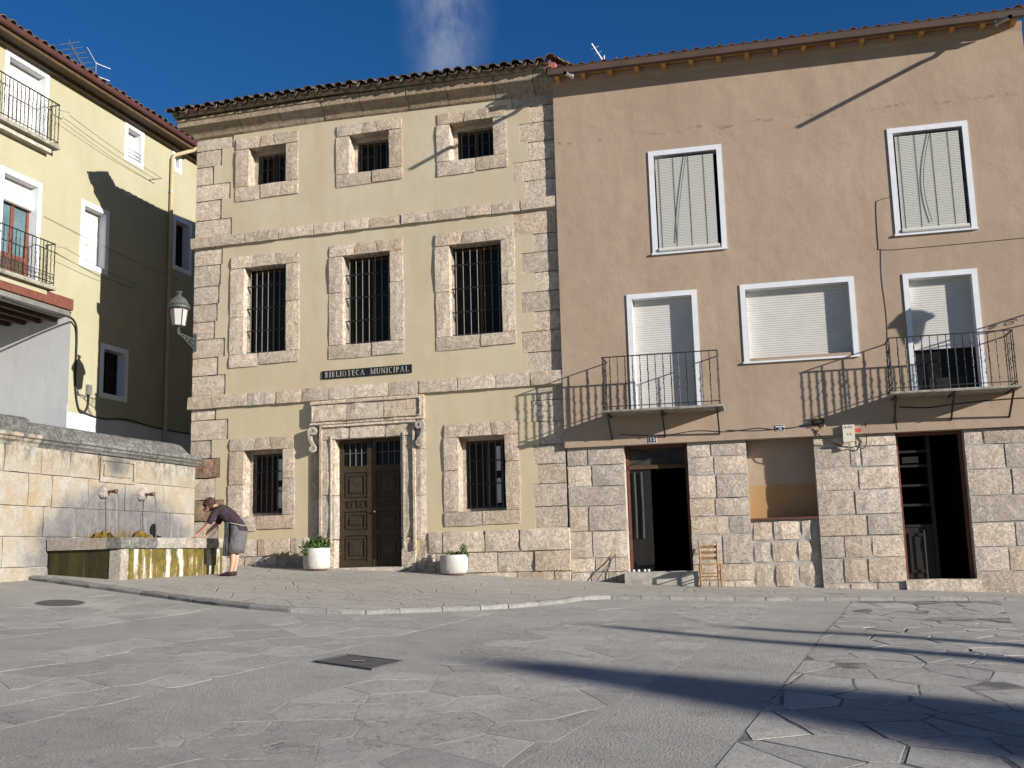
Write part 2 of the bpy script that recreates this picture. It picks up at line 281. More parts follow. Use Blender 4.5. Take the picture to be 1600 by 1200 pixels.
# ------------------------------------------------------------------ mesh helpers
class MB:
    def __init__(s): s.v = []; s.f = []
    def quad(s, *p): i = len(s.v); s.v += [tuple(q) for q in p]; s.f.append(tuple(range(i, i + len(p)))); return s
    def box(s, x0, x1, y0, y1, z0, z1):
        i = len(s.v); s.v += [(x, y, z) for z in (z0, z1) for y in (y0, y1) for x in (x0, x1)]
        s.f += [tuple(i + k for k in q) for q in ((0, 2, 3, 1), (4, 5, 7, 6), (0, 1, 5, 4), (2, 6, 7, 3), (0, 4, 6, 2), (1, 3, 7, 5))]; return s
    def bar(s, a, b, w_, h_=None, upv=(0, 0, 1)):
        a, b = Vector(a), Vector(b); d = (b - a).normalized(); u = Vector(upv)
        if abs(d.dot(u)) > .95: u = Vector((0, 1, 0))
        p = d.cross(u).normalized() * w_ / 2; q = p.cross(d).normalized() * (h_ or w_) / 2; i = len(s.v)
        for e in (a, b): s.v += [tuple(e + p + q), tuple(e - p + q), tuple(e - p - q), tuple(e + p - q)]
        s.f += [(i, i + 1, i + 2, i + 3), (i + 7, i + 6, i + 5, i + 4)] + [(i + k, i + 4 + k, i + 4 + (k + 1) % 4, i + (k + 1) % 4) for k in range(4)]; return s
    def tube(s, pts, rad, n=8, cap=True):
        pts = [Vector(p) for p in pts]; i0 = len(s.v); m = len(pts)
        rad = rad if isinstance(rad, (list, tuple)) else [rad] * m; u = None
        for k, p in enumerate(pts):
            d = (pts[min(k + 1, m - 1)] - pts[max(k - 1, 0)]).normalized()
            if u is None: u = d.orthogonal().normalized()
            u = (u - d * u.dot(d)).normalized(); v = d.cross(u)
            for j in range(n):
                t = 2 * math.pi * j / n; s.v.append(tuple(p + (u * math.cos(t) + v * math.sin(t)) * rad[k]))
        for k in range(m - 1):
            for j in range(n):
                a = i0 + k * n + j; b = i0 + k * n + (j + 1) % n; s.f.append((a, b, b + n, a + n))
        if cap: s.f += [tuple(i0 + j for j in reversed(range(n))), tuple(i0 + (m - 1) * n + j for j in range(n))]
        return s
    def lathe(s, prof, n=16, ctr=(0, 0, 0), cap=True):
        i0 = len(s.v); m = len(prof)
        for r, z in prof:
            for j in range(n):
                t = 2 * math.pi * j / n; s.v.append((ctr[0] + r * math.cos(t), ctr[1] + r * math.sin(t), ctr[2] + z))
        for k in range(m - 1):
            for j in range(n):
                a = i0 + k * n + j; b = i0 + k * n + (j + 1) % n; s.f.append((a, b, b + n, a + n))
        if cap: s.f += [tuple(i0 + j for j in reversed(range(n))), tuple(i0 + (m - 1) * n + j for j in range(n))]
        return s
    def ell(s, rings):
        """rings: (centre, axis_u vector, axis_v vector), 14 points each, closed tube with caps"""
        i0 = len(s.v); n_ = 14
        for c_, u, v in rings:
            for j in range(n_):
                t = 2 * math.pi * j / n_; s.v.append(tuple(Vector(c_) + Vector(u) * math.cos(t) + Vector(v) * math.sin(t)))
        for k in range(len(rings) - 1):
            for j in range(n_):
                a = i0 + k * n_ + j; b = i0 + k * n_ + (j + 1) % n_; s.f.append((a, b, b + n_, a + n_))
        s.f += [tuple(i0 + j for j in reversed(range(n_))), tuple(i0 + (len(rings) - 1) * n_ + j for j in range(n_))]; return s
    def mesh(s, name, mat, dz=0, smooth=False):
        me = bpy.data.meshes.new(name); me.from_pydata([(x, y, z - dz) for x, y, z in s.v] if dz else s.v, [], s.f)
        bm = bmesh.new(); bm.from_mesh(me); bmesh.ops.recalc_face_normals(bm, faces=bm.faces); bm.to_mesh(me); bm.free()
        if mat: me.materials.append(MT[mat])
        if smooth: me.polygons.foreach_set('use_smooth', [True] * len(me.polygons))
        return me
def ob(name, me, parent=None, loc=(0, 0, 0), rot=(0, 0, 0), scl=None):
    o = bpy.data.objects.new(name, me); C.objects.link(o); o.parent = parent; o.location = loc; o.rotation_euler = rot
    if scl: o.scale = scl
    return o
def tag(o, label, cat, group=None):
    o['label'] = label; o['category'] = cat
    if group: o['group'] = group
    return o
def struct(o): o['kind'] = 'structure'; return o
def copy_tree(o, parent=None):
    c_ = o.copy(); C.objects.link(c_); c_.parent = parent
    for ch in list(o.children): copy_tree(ch, c_)
    return c_

KY = 1.022                                   # the yellow house stands a little farther back
class Frame:
    """a facade: x along the wall, y into the wall, z up (z in tables is measured from eye level)"""
    def __init__(s, name, o, ang, base):
        s.base = base; s.o = Vector((o[0], o[1], 0)); s.a = R(ang)
        s.root = ob(name, None, None, (o[0], o[1], base + HZ), (0, 0, s.a)); s.root.empty_display_size = .3
    def put(s, name, mb, mat, parent=None, smooth=False): return ob(name, mb.mesh(name, mat, s.base, smooth), parent or s.root)
    def inst(s, name, me, x, y, z, parent=None, rot=(0, 0, 0), scl=None): return ob(name, me, parent or s.root, (x, y, z - s.base), rot, scl)
    def world(s, x, y, z): c_, q = math.cos(s.a), math.sin(s.a); return Vector((s.o.x + x * c_ - y * q, s.o.y + x * q + y * c_, z + HZ))

RNG = random.Random(11)
def block(x0, x1, y0, y1, z0, z1, jit=.007, rough=.005, cham=.006, rng=RNG, skew=(0, 0)):
    """one rough-faced ashlar: y0 is its face, y1 its back. skew leans the two ends (voussoirs)"""
    wx, wz = x1 - x0, z1 - z0; nx = max(2, min(4, round(wx / .16))); nz = max(2, min(4, round(wz / .16)))
    m = MB(); g = {}
    for i in range(nx + 1):
        for k in range(nz + 1):
            edge = i in (0, nx) or k in (0, nz)
            fx, fz = i / nx, k / nz
            x = x0 + wx * fx + skew[0] * (fz - .5) * (1 - fx) + skew[1] * (fz - .5) * fx; z = z0 + wz * fz
            jx = rng.uniform(-jit, jit); jz = rng.uniform(-jit, jit)
            if i == 0: jx = abs(jx)
            if i == nx: jx = -abs(jx)
            if k == 0: jz = abs(jz)
            if k == nz: jz = -abs(jz)
            y = y0 + rng.uniform(-rough, rough) + (cham if edge else 0) + (cham if i in (0, nx) and k in (0, nz) else 0)
            g[i, k] = len(m.v); m.v.append((x + jx, y, z + jz))
    for i in range(nx):
        for k in range(nz): m.f.append((g[i, k], g[i + 1, k], g[i + 1, k + 1], g[i, k + 1]))
    ring = [(i, 0) for i in range(nx)] + [(nx, k) for k in range(nz)] + [(i, nz) for i in range(nx, 0, -1)] + [(0, k) for k in range(nz, 0, -1)]
    b0 = len(m.v)
    for q in ring: vx = m.v[g[q]]; m.v.append((vx[0], y1, vx[2]))
    for t in range(len(ring)):
        a, b = g[ring[t]], g[ring[(t + 1) % len(ring)]]; m.f.append((b, a, b0 + t, b0 + (t + 1) % len(ring)))
    return m
def wall(x0, x1, z0, z1, holes, y=0, depth=.03, sub=1.5):
    """a flat wall face at y with rectangular holes; each hole (x0,x1,z0,z1,depth) gets edges running in"""
    xs = sorted({x0, x1, *[h[0] for h in holes], *[h[1] for h in holes]}); zs = sorted({z0, z1, *[h[2] for h in holes], *[h[3] for h in holes]})
    xs = [x for x in xs if x0 <= x <= x1]; zs = [z for z in zs if z0 <= z <= z1]; m = MB(); ix = {}
    def V(x, z):
        if (x, z) not in ix: ix[x, z] = len(m.v); m.v.append((x, y, z))
        return ix[x, z]
    for a, b in zip(xs, xs[1:]):
        for c_, d in zip(zs, zs[1:]):
            mx_, mz = (a + b) / 2, (c_ + d) / 2
            if any(h[0] < mx_ < h[1] and h[2] < mz < h[3] for h in holes): continue
            m.f.append((V(a, c_), V(b, c_), V(b, d), V(a, d)))
    for h in holes:
        d = h[4] if len(h) > 4 else depth; a, b, c_, e = max(h[0], x0), min(h[1], x1), max(h[2], z0), min(h[3], z1)
        for p, q in (((a, c_), (a, e)), ((b, e), (b, c_)), ((a, e), (b, e)), ((b, c_), (a, c_))):
            if (p[0] == q[0] and p[0] in (x0, x1)) or (p[1] == q[1] and p[1] in (z0, z1)): continue
            m.quad((p[0], y, p[1]), (q[0], y, q[1]), (q[0], y + d, q[1]), (p[0], y + d, p[1]))
    return m
def frame_ring(x0, x1, z0, z1, w_, y0, y1, bottom=True):
    m = MB(); m.box(x0, x0 + w_, y0, y1, z0, z1); m.box(x1 - w_, x1, y0, y1, z0, z1); m.box(x0 + w_, x1 - w_, y0, y1, z1 - w_, z1)
    if bottom: m.box(x0 + w_, x1 - w_, y0, y1, z0, z0 + w_)
    return m
def cellbox(x0, x1, y0, y1, z0, z1):
    """the inside of a dark room behind an opening: open towards the street"""
    m = MB(); m.quad((x0, y1, z0), (x1, y1, z0), (x1, y1, z1), (x0, y1, z1)); m.quad((x0, y0, z0), (x0, y1, z0), (x0, y1, z1), (x0, y0, z1))
    m.quad((x1, y0, z0), (x1, y1, z0), (x1, y1, z1), (x1, y0, z1)); m.quad((x0, y0, z1), (x1, y0, z1), (x1, y1, z1), (x0, y1, z1)); m.quad((x0, y0, z0), (x1, y0, z0), (x1, y1, z0), (x0, y1, z0)); return m

# ------------------------------------------------------------------ ground
CTRL = [(-5.79, 23.96, -.10), (-3.71, 23.37, -.22), (-1.93, 22.86, -.31), (-1.45, 22.72, -.32), (1.1, 21.99, -.56), (2.21, 21.74, -.62), (3.69, 21.41, -.71), (5.82, 20.93, -.78), (7.3, 20.59, -.84), (9.39, 20.12, -.90),
        (-8.61, 17.98, -.14), (-8.3, 19.09, -.10), (-6.85, 18.71, -.28), (-5.93, 21.94, -.24), (-5.6, 21.0, -.265), (6.3, 13.2, -1.13), (8.9, 19.2, -.98)]
def plane0(x, y): return -1.6 - .0506 * x + .05 * y
def gz(x, y):
    x = max(-14, min(16, x)); y = max(-6, min(27, y)); z = plane0(x, y); s = .35; r = 0
    for a, b, c_ in CTRL:
        q = math.exp(-((x - a) ** 2 + (y - b) ** 2) / 3.2); s += q; r += q * (c_ - plane0(a, b))
    return z + r / s + HZ
KH = .065
def road_z(x, y): return gz(x, y) - KH
def axis(lo, hi, a, b, step, coarse):
    v = [lo]; t = lo
    while t < hi - 1e-6:
        t += step if a <= t < b else coarse
        if t > a and v[-1] < a: t = a
        v.append(min(t, hi))
    return v
xs = axis(-220, 220, -16, 18, 1.0, 34); ys = axis(-60, 260, -8, 28, 1.0, 34); m = MB()
for y in ys:
    for x in xs: m.v.append((x, y, road_z(x, y) if -8 <= y else road_z(x, -6)))
for j in range(len(ys) - 1):
    for i in range(len(xs) - 1): a = j * len(xs) + i; m.f.append((a, a + 1, a + len(xs) + 1, a + len(xs)))
ground = struct(ob('ground', m.mesh('ground', 'pebble_paving', 0, True)))

KERB = [(-8.62, 18.75), (-7.9, 18.25), (-6.9, 17.6), (-5.9, 17.0), (-4.95, 16.4), (-4.1, 15.8), (-3.25, 15.4), (-2.25, 15.36), (-1.49, 15.78), (-.09, 16.75), (.75, 17.75), (1.24, 18.62), (1.75, 18.82), (2.56, 18.8), (5.49, 18.97), (8.92, 19.15), (14, 19.3), (18, 19.4)]
def kerb_at(x):
    for (a, b), (c_, d) in zip(KERB, KERB[1:]):
        if a <= x <= c_: return b + (d - b) * (x - a) / (c_ - a)
    return KERB[0][1] if x < KERB[0][0] else KERB[-1][1]
BACK = lambda x: 27.5 - .27 * x if x > -8 else 29.6
m = MB(); K = 10; px_ = []
x = KERB[0][0]
pts = []
while x < 18: pts.append(x); x += .4
for x in pts:
    y0 = kerb_at(x) + .06; y1 = max(y0 + 2, BACK(x) - 2)
    for k in range(K + 1): y = y0 + (y1 - y0) * (k / K) ** 1.2; m.v.append((x, y, gz(x, y) - .004))
for i in range(len(pts) - 1):
    for k in range(K): a = i * (K + 1) + k; m.f.append((a, a + K + 1, a + K + 2, a + 1))
pavement = struct(ob('pavement', m.mesh('pavement', 'pavement_stone', 0, True)))
# kerb stones along the edge
def polyline_points(P, step, rng):
    segs = []; t_left = 0; res = [Vector(P[0])]; need = step * rng.uniform(.8, 1.2)
    for a, b in zip(P, P[1:]):
        a, b = Vector(a), Vector(b); L_ = (b - a).length; t = 0
        while L_ - t > need: t += need; res.append(a + (b - a) * t / L_); need = step * rng.uniform(.8, 1.2)
        need -= L_ - t
    return res
kp = polyline_points(KERB, .62, RNG)
for a, b in zip(kp, kp[1:]):
    d = (b - a).normalized(); nrm = Vector((-d.y, d.x)); L_ = (b - a).length; sub = 3; mm = MB(); g0 = .006
    rows = []
    for t in range(sub + 1):
        p = a + d * (g0 + (L_ - 2 * g0) * t / sub); z = gz(p.x, p.y); j = lambda s_=.008: RNG.uniform(-s_, s_)
        q0 = p - nrm * (.005 + abs(j(.012))); q1 = p + nrm * .02; q2 = p + nrm * .20
        rows.append([(q0.x, q0.y, z - KH - .05), (q0.x, q0.y, z - .022 + j()), (q1.x, q1.y, z + .004 + j(.004)), (q2.x, q2.y, z + .004 + j(.003)), (q2.x, q2.y, z - KH - .05)])
    for r_ in rows: mm.v += r_
    for t in range(sub):
        for k in range(4): i = t * 5 + k; mm.f.append((i, i + 1, i + 6, i + 5))
    mm.f += [(0, 1, 2, 3, 4), tuple(sub * 5 + k for k in (4, 3, 2, 1, 0))]
    ob('kerb_stone', mm.mesh('kerb_stone', 'kerb_stone'), pavement)

# flagstones: crazy paving in straight strips, the pebble strips between stay the ground sheet
def clip(poly, nx, ny, c_):
    r_ = []
    for i in range(len(poly)):
        p, q = poly[i], poly[(i + 1) % len(poly)]; dp = p[0] * nx + p[1] * ny - c_; dq = q[0] * nx + q[1] * ny - c_
        if dp <= 0: r_.append(p)
        if (dp < 0 < dq) or (dq < 0 < dp): t = dp / (dp - dq); r_.append((p[0] + (q[0] - p[0]) * t, p[1] + (q[1] - p[1]) * t))
    return r_
UV = lambda u, v: (u * .933 + v * .36, -u * .36 + v * .933)
rng = random.Random(5); cand = []
for (u0, u1) in ((-4.95, -2.55), (-1.4, 1.0), (2.15, 4.55), (-8.5, -6.1), (-12.0, -9.65), (5.7, 8.1)):
    sites = []; nv = 33; nu = 4; gap = .016 if u0 > -2 else .006
    for a in range(-1, nu + 1):
        for b in range(nv):
            sites.append((u0 + (u1 - u0) * (a + .5 + rng.uniform(-.42, .42)) / nu, 4.2 + b * .60 + (a % 2) * .28 + rng.uniform(-.3, .3)))
    for s_ in sites:
        poly = [(u0, s_[1] - 2), (u1, s_[1] - 2), (u1, s_[1] + 2), (u0, s_[1] + 2)]
        for t in sites:
            if t is s_ or abs(t[1] - s_[1]) > 2.5: continue
            nx, ny = t[0] - s_[0], t[1] - s_[1]; l_ = math.hypot(nx, ny); nx /= l_; ny /= l_
            poly = clip(poly, nx, ny, (t[0] + s_[0]) / 2 * nx + (t[1] + s_[1]) / 2 * ny - gap * rng.uniform(.3, 1.6))
            if len(poly) < 3: break
        if len(poly) < 3: continue
        w_ = [UV(*p) for p in poly]
        ctr = (sum(p[0] for p in w_) / len(w_), sum(p[1] for p in w_) / len(w_))
        area = abs(sum(w_[i][0] * w_[(i + 1) % len(w_)][1] - w_[(i + 1) % len(w_)][0] * w_[i][1] for i in range(len(w_)))) / 2
        if area < .02 or any(p[1] > kerb_at(p[0]) - .1 for p in w_): continue
        if ctr[1] < 5.6 or abs(ctr[0] / ctr[1]) > .62: continue
        if abs(ctr[0] + 1.62) < .78 and abs(ctr[1] - 10.95) < .7: continue
        cand.append((area / ctr[1] ** 2, w_, ctr, .0045 if u0 > -2 else .002))
cand.sort(key=lambda t: -t[0])
rest = MB()
for ci, (_, w_, ctr, hh) in enumerate(cand):
    mm = MB(); nV = len(w_); dzs = rng.uniform(-.0012, .0012)
    # subdivide and wobble the outline so no edge is ruler-straight
    o_ = []
    for i in range(nV):
        p, q = Vector(w_[i]), Vector(w_[(i + 1) % nV]); e = q - p; nn = Vector((-e.y, e.x)).normalized() if e.length > 1e-6 else Vector((0, 0))
        k_ = max(1, int(e.length / .28)); o_.append(p)
        for t in range(1, k_): o_.append(p + e * t / k_ + nn * rng.uniform(-.018, .018))
    cv = Vector(ctr)
    top = [(cv + (p - cv) * (1 - .005 / max(.1, (p - cv).length))) for p in o_]
    mm.v = [(p.x, p.y, road_z(p.x, p.y) + hh * .6 + dzs) for p in o_] + [(p.x, p.y, road_z(p.x, p.y) + hh + dzs + rng.uniform(-.0008, .0008)) for p in top] + [(cv.x, cv.y, road_z(cv.x, cv.y) + hh + .001 + dzs)] + [(p.x, p.y, road_z(p.x, p.y) - .03) for p in o_]
    q = len(o_)
    for i in range(q):
        j = (i + 1) % q; mm.f += [(i, j, q + j, q + i), (q + i, q + j, 2 * q), (2 * q + 1 + i, 2 * q + 1 + j, j, i)]
    if ci < 298: ob('flagstone', mm.mesh('flagstone', 'flagstone'), ground)
    else: o0 = len(rest.v); rest.v += mm.v; rest.f += [tuple(o0 + k for k in f_) for f_ in mm.f]
if rest.v: ob('distant_flagstones', rest.mesh('distant_flagstones', 'flagstone'), ground)['kind'] = 'stuff'

def plate(name, corners, label, round_=False):
    e = ob(name, None, None, (sum(c_[0] for c_ in corners) / 4, sum(c_[1] for c_ in corners) / 4, 0)); ex, ey = e.location.x, e.location.y
    e.location.z = road_z(ex, ey); tag(e, label, 'manhole cover')
    zf = lambda x, y, h: road_z(x, y) + h - e.location.z
    if round_:
        r_ = round_; m = MB(); n_ = 28
        for rad, h in ((r_, .010), (r_ * .9, .016), (r_ * .86, .012), (.01, .014)):
            for j in range(n_): t = 2 * math.pi * j / n_; x, y = rad * math.cos(t), rad * math.sin(t); m.v.append((x, y, zf(ex + x, ey + y, h)))
        for k in range(3):
            for j in range(n_): a = k * n_ + j; b = k * n_ + (j + 1) % n_; m.f.append((a, b, b + n_, a + n_))
        ob('lid', m.mesh('lid', 'cast_iron'), e)
    else:
        cs = [Vector((c_[0] - ex, c_[1] - ey)) for c_ in corners]
        P_ = lambda s_, h: [(c_.x * s_, c_.y * s_, zf(ex + c_.x * s_, ey + c_.y * s_, h)) for c_ in cs]
        m = MB(); m.v = P_(1, .005) + P_(1, .022) + P_(.93, .022) + P_(.93, .012)
        for k in range(3):
            for j in range(4): m.f.append((k * 4 + j, k * 4 + (j + 1) % 4, k * 4 + 4 + (j + 1) % 4, k * 4 + 4 + j))
        ob('rim', m.mesh('rim', 'cast_iron'), e)
        m = MB(); m.v = P_(.92, .017); m.f.append((0, 1, 2, 3)); lid = ob('lid', m.mesh('lid', 'cast_iron'), e)
        m = MB(); m.v = [(x * .06, y * .05, zf(ex, ey, .022)) for x, y in ((-1, -1), (1, -1), (1, 1), (-1, 1))]; m.f.append((0, 1, 2, 3)); ob('grip', m.mesh('grip', 'letter_grey'), lid)
plate('manhole_cover', [(-2.05, 10.92), (-1.42, 10.52), (-1.17, 11.07), (-1.80, 11.42)], 'square dark iron manhole cover set in the paving')
plate('manhole_cover', [(-6.9, 15.4), (-6.3, 15.4), (-6.3, 15.9), (-6.9, 15.9)], 'round grey manhole cover near the kerb below the fountain', .33)

# ------------------------------------------------------------------ library
LB = Frame('library_building', (1.0732, 22.0), -15.949, -.62)
tag(LB.root, 'cream three storey stone trimmed library with barred windows and carved portal', 'building')
X0, X1, ZT = -8.86, -.012, 10.30
WIN = [  # outer surround x0,x1,z0,z1 ; opening x0,x1,z0,z1 ; kind
    (-7.79, -6.16, 8.38, 9.95, -7.44, -6.48, 8.74, 9.66, 'S'), (-5.17, -3.56, 8.41, 9.90, -4.86, -3.88, 8.72, 9.63, 'S'), (-2.70, -1.09, 8.36, 9.83, -2.41, -1.40, 8.70, 9.57, 'S'),
    (-7.87, -6.13, 4.40, 7.04, -7.52, -6.45, 4.71, 6.75, 'M'), (-5.36, -3.57, 4.41, 7.06, -5.02, -3.88, 4.73, 6.78, 'M'), (-2.79, -1.00, 4.40, 7.04, -2.47, -1.29, 4.71, 6.75, 'M'),
    (-7.84, -6.21, .66, 2.76, -7.47, -6.50, 1.00, 2.47, 'G'), (-2.66, -1.01, .61, 2.79, -2.34, -1.31, .92, 2.50, 'G')]
QL = [(9.77, 10.10, -7.87), (9.36, 9.77, -8.17), (8.91, 9.36, -8.38), (8.51, 8.91, -7.93), (8.03, 8.51, -8.16), (7.59, 8.03, -7.88),
      (6.92, 7.33, -8.11), (6.41, 6.92, -8.15), (5.98, 6.41, -8.18), (5.56, 5.98, -8.22), (5.14, 5.56, -8.28), (4.70, 5.14, -8.01), (4.28, 4.70, -8.18), (3.81, 4.28, -7.98),
      (3.24, 3.51, -8.21), (2.77, 3.24, -7.89), (2.35, 2.77, -8.31), (1.90, 2.35, -8.09), (1.40, 1.90, -8.2), (.92, 1.40, -7.98), (.5, .92, -8.1)]
QR = [(9.70, 10.10, -.955), (9.33, 9.70, -.56), (8.89, 9.33, -.80), (8.46, 8.89, -.61), (8.01, 8.46, -.97), (7.61, 8.01, -.725),
      (6.80, 7.33, -.99), (6.40, 6.80, -.545), (5.95, 6.40, -.83), (5.53, 5.95, -.543), (5.09, 5.53, -.853), (4.67, 5.09, -.569), (4.22, 4.67, -.878), (3.79, 4.22, -.75),
      (3.18, 3.48, -.61), (2.73, 3.18, -.72), (2.24, 2.73, -.546), (1.84, 2.24, -.696), (1.43, 1.84, -.612), (.96, 1.43, -.71), (.53, .96, -.69)]
DO = (-5.20, -3.65, -.19, 2.60)
holes = [(w_[4] - .02, w_[5] + .02, w_[6] - .02, w_[7] + .02, .45) for w_ in WIN] + [(DO[0] - .1, DO[1] + .1, -.62, DO[3] + .1, .6)]
holes += [(X0 - .01, r_, a, b) for a, b, r_ in QL] + [(l_, X1 + .01, a, b) for a, b, l_ in QR]
LB.put('plaster_wall', wall(X0, X1, -.62, ZT, holes, 0, .03), 'cream_plaster')
# the masonry body behind the plaster: side and rear walls
m = MB(); D = 9.0
m.quad((X0 + .02, .05, -.62), (X0 + .02, D, -.62), (X0 + .02, D, ZT), (X0 + .02, .05, ZT)); m.quad((X1, .05, -.62), (X1, D, -.62), (X1, D, ZT), (X1, .05, ZT)); m.quad((X0, D, -.62), (X1, D, -.62), (X1, D, ZT), (X0, D, ZT))
LB.put('side_wall', m, 'cream_plaster')
for a, b, r_ in QL:
    mt = 'limestone_brown' if a in (1.90, .92) else 'limestone'; rg = a < 1.95
    LB.put('quoin', block(X0 - .012, r_ - .006, .008 if not rg else .0, .55, a + .003, b - .003, .008 if not rg else .02, .004 if not rg else .022), mt)
for a, b, l_ in QR: LB.put('quoin', block(l_ + .004, X1, .008, .4, a + .003, b - .003, .006, .004, .004), 'limestone')
# string courses
def course(x0, x1, z0, z1, proud, seed, tilt=0):
    rg = random.Random(seed); x = x0
    while x < x1 - .05:
        w_ = rg.uniform(.55, .95); e = min(x + w_, x1)
        if x1 - e < .35: e = x1
        zz = tilt * (x - x0)
        LB.put('string_course_stone', block(x + .004, e - .004, -proud + rg.uniform(-.012, .012), .2, z0 + zz + rg.uniform(0, .012), z1 + zz - rg.uniform(0, .02), .010, .007, .008, rg), 'limestone'); x = e
course(-8.94, .05, 3.49, 3.80, .075, 3); course(-8.94, .05, 7.335, 7.60, .075, 4)
# window surrounds
bar_me = {}
def window(w_, idx):
    a0, a1, c0, c1, b0, b1, d0, d1, kind = w_; rg = random.Random(40 + idx); PR = .035; dep = .34
    W = ob('window', None, LB.root)
    def st(x0, x1, z0, z1, sk=(0, 0), pr=0): ob('surround_stone', block(x0 + .003, x1 - .003, -PR - pr + rg.uniform(-.008, .008), dep, z0 + .003, z1 - .003, .010, .006, .008, rg, sk).mesh('surround_stone', 'limestone', LB.base), W)
    wd = a1 - a0
    if kind == 'S': cuts = (a0, a0 + wd * .40, a0 + wd * .62, a1)
    else: cuts = (a0, a0 + wd * rg.uniform(.32, .4), a0 + wd * rg.uniform(.6, .7), a1)
    for k in range(3): st(cuts[k], cuts[k + 1], d1, c1, ((0, .05), (.05, -.05), (-.05, 0))[k])
    k = a0 + wd * rg.uniform(.4, .6); st(a0 - .02, k, c0, d0); st(k, a1 + .01, c0 + rg.uniform(0, .04), d0)
    n_ = 1 if kind == 'S' else 2
    for (x0, x1) in ((a0, b0), (b1, a1)):
        zs = [d0] + sorted(d0 + (d1 - d0) * rg.uniform(.4, .65) for _ in range(n_ - 1)) + [d1]
        for q, r_ in zip(zs, zs[1:]): st(x0 - rg.uniform(0, .03) * (x0 == a0), x1 + rg.uniform(0, .03) * (x1 == a1), q, r_)
    # inner frame of the small and ground windows, glass, iron bars
    if kind in 'SG':
        t = .17 if kind == 'S' else .13
        ob('inner_frame', frame_ring(b0 - .01, b1 + .01, d0 - .01, d1 + .01, t * .55, .28, .42).mesh('inner_frame', 'limestone', LB.base), W)
        i0, i1, j0, j1 = b0 + t * .5, b1 - t * .5, d0 + t * .45, d1 - t * .5; yb = .30; yg = .44
    else: i0, i1, j0, j1 = b0, b1, d0, d1; yb = .14; yg = .42
    ob('reveal', cellbox(i0 - .0, i1 + .0, dep - .02 if kind == 'M' else .42, 1.5, j0, j1).mesh('reveal', 'dark_interior', LB.base), W)
    sash = ob('sash', frame_ring(i0, i1, j0, j1, .05, yg, yg + .05).box((i0 + i1) / 2 - .03, (i0 + i1) / 2 + .03, yg - .004, yg + .05, j0 + .05, j1 - .05).mesh('sash', 'brown_wood', LB.base), W)
    for s_ in (0, 1):
        x_a = i0 + .05 if s_ == 0 else (i0 + i1) / 2 + .03; x_b = (i0 + i1) / 2 - .03 if s_ == 0 else i1 - .05
        ob('pane', MB().quad((x_a, yg + .025, j0 + .05), (x_b, yg + .025, j0 + .05), (x_b, yg + .025, j1 - .05), (x_a, yg + .025, j1 - .05)).mesh('pane', 'dark_pane', LB.base), sash)
    gr = ob('grille', MB().box(i0, i1, yb - .006, yb + .006, j0 + (j1 - j0) * .02, j0 + (j1 - j0) * .02 + .02).mesh('grille', 'dark_iron', LB.base), W)
    nb = {'S': 5, 'M': 7, 'G': 6}[kind]; hgt = round(j1 - j0, 2)
    if hgt not in bar_me: bar_me[hgt] = MB().tube([(0, 0, 0), (0, 0, hgt)], .011, 6).mesh('bar', 'bar_iron')
    for k in range(nb): LB.inst('bar', bar_me[hgt], i0 + (i1 - i0) * (k + .6) / (nb + .2), yb, j0, gr)
    for fz in ((.27, .53, .79) if kind == 'M' else (.36, .7) if kind == 'G' else (.5,)):
        ob('cross_bar', MB().box(i0, i1, yb - .014, yb - .008, j0 + (j1 - j0) * fz - .013, j0 + (j1 - j0) * fz + .013).mesh('cross_bar', 'dark_iron', LB.base), gr)
    if kind == 'M':
        for fz in (.27, .53, .79): ob('stay', MB().bar((i0 + .02, yb, j0 + (j1 - j0) * fz), (i0 + .02, .3, j0 + (j1 - j0) * (fz - .1)), .014).mesh('stay', 'dark_iron', LB.base), gr)
    if kind == 'G':
        xx = i1 - .24
        for q in (.08, .55): ob('inner_shutter', MB().box(xx, xx + .09, yg - .06, yg - .045, j0 + (j1 - j0) * q, j0 + (j1 - j0) * (q + .36)).mesh('inner_shutter', 'white_paint', LB.base), W)
for i, w_ in enumerate(WIN): window(w_, i)
# portal
PO = ob('portal', None, LB.root)
def pst(x0, x1, z0, z1, y0, y1=.5, rough=.012, jit=.01, mat='limestone', name='portal_stone'): return ob(name, block(x0, x1, y0, y1, z0, z1, jit, rough, .012).mesh(name, mat, LB.base), PO)
for x0, x1 in ((-5.53, -5.20), (-3.65, -3.32)):
    for z0, z1 in ((-.32, .42), (.42, 1.38), (1.38, 2.60)): pst(x0, x1, z0 + .003, z1 - .003, -.075, .34, .03 if z0 < 0 else .010, .03 if z0 < 0 else .008, 'limestone_pale' if z0 == .42 else 'limestone')
for x0, x1 in ((-5.80, -5.53), (-3.32, -3.08)):
    for z0, z1 in ((-.35, .35), (.35, 1.3), (1.3, 2.30)): pst(x0 + .003, x1 - .003, z0 + .003, z1 - .003, -.028, .34, .03 if z0 < 0 else .01, .02 if z0 < 0 else .008)
    pst(x0 + .003, x1 - .003, 2.303, 2.94, -.028, .34)
for a, b in ((-5.53, -4.85), (-4.85, -4.0), (-4.0, -3.32)): pst(a + .003, b - .003, 2.603, 2.93, -.075, .34)
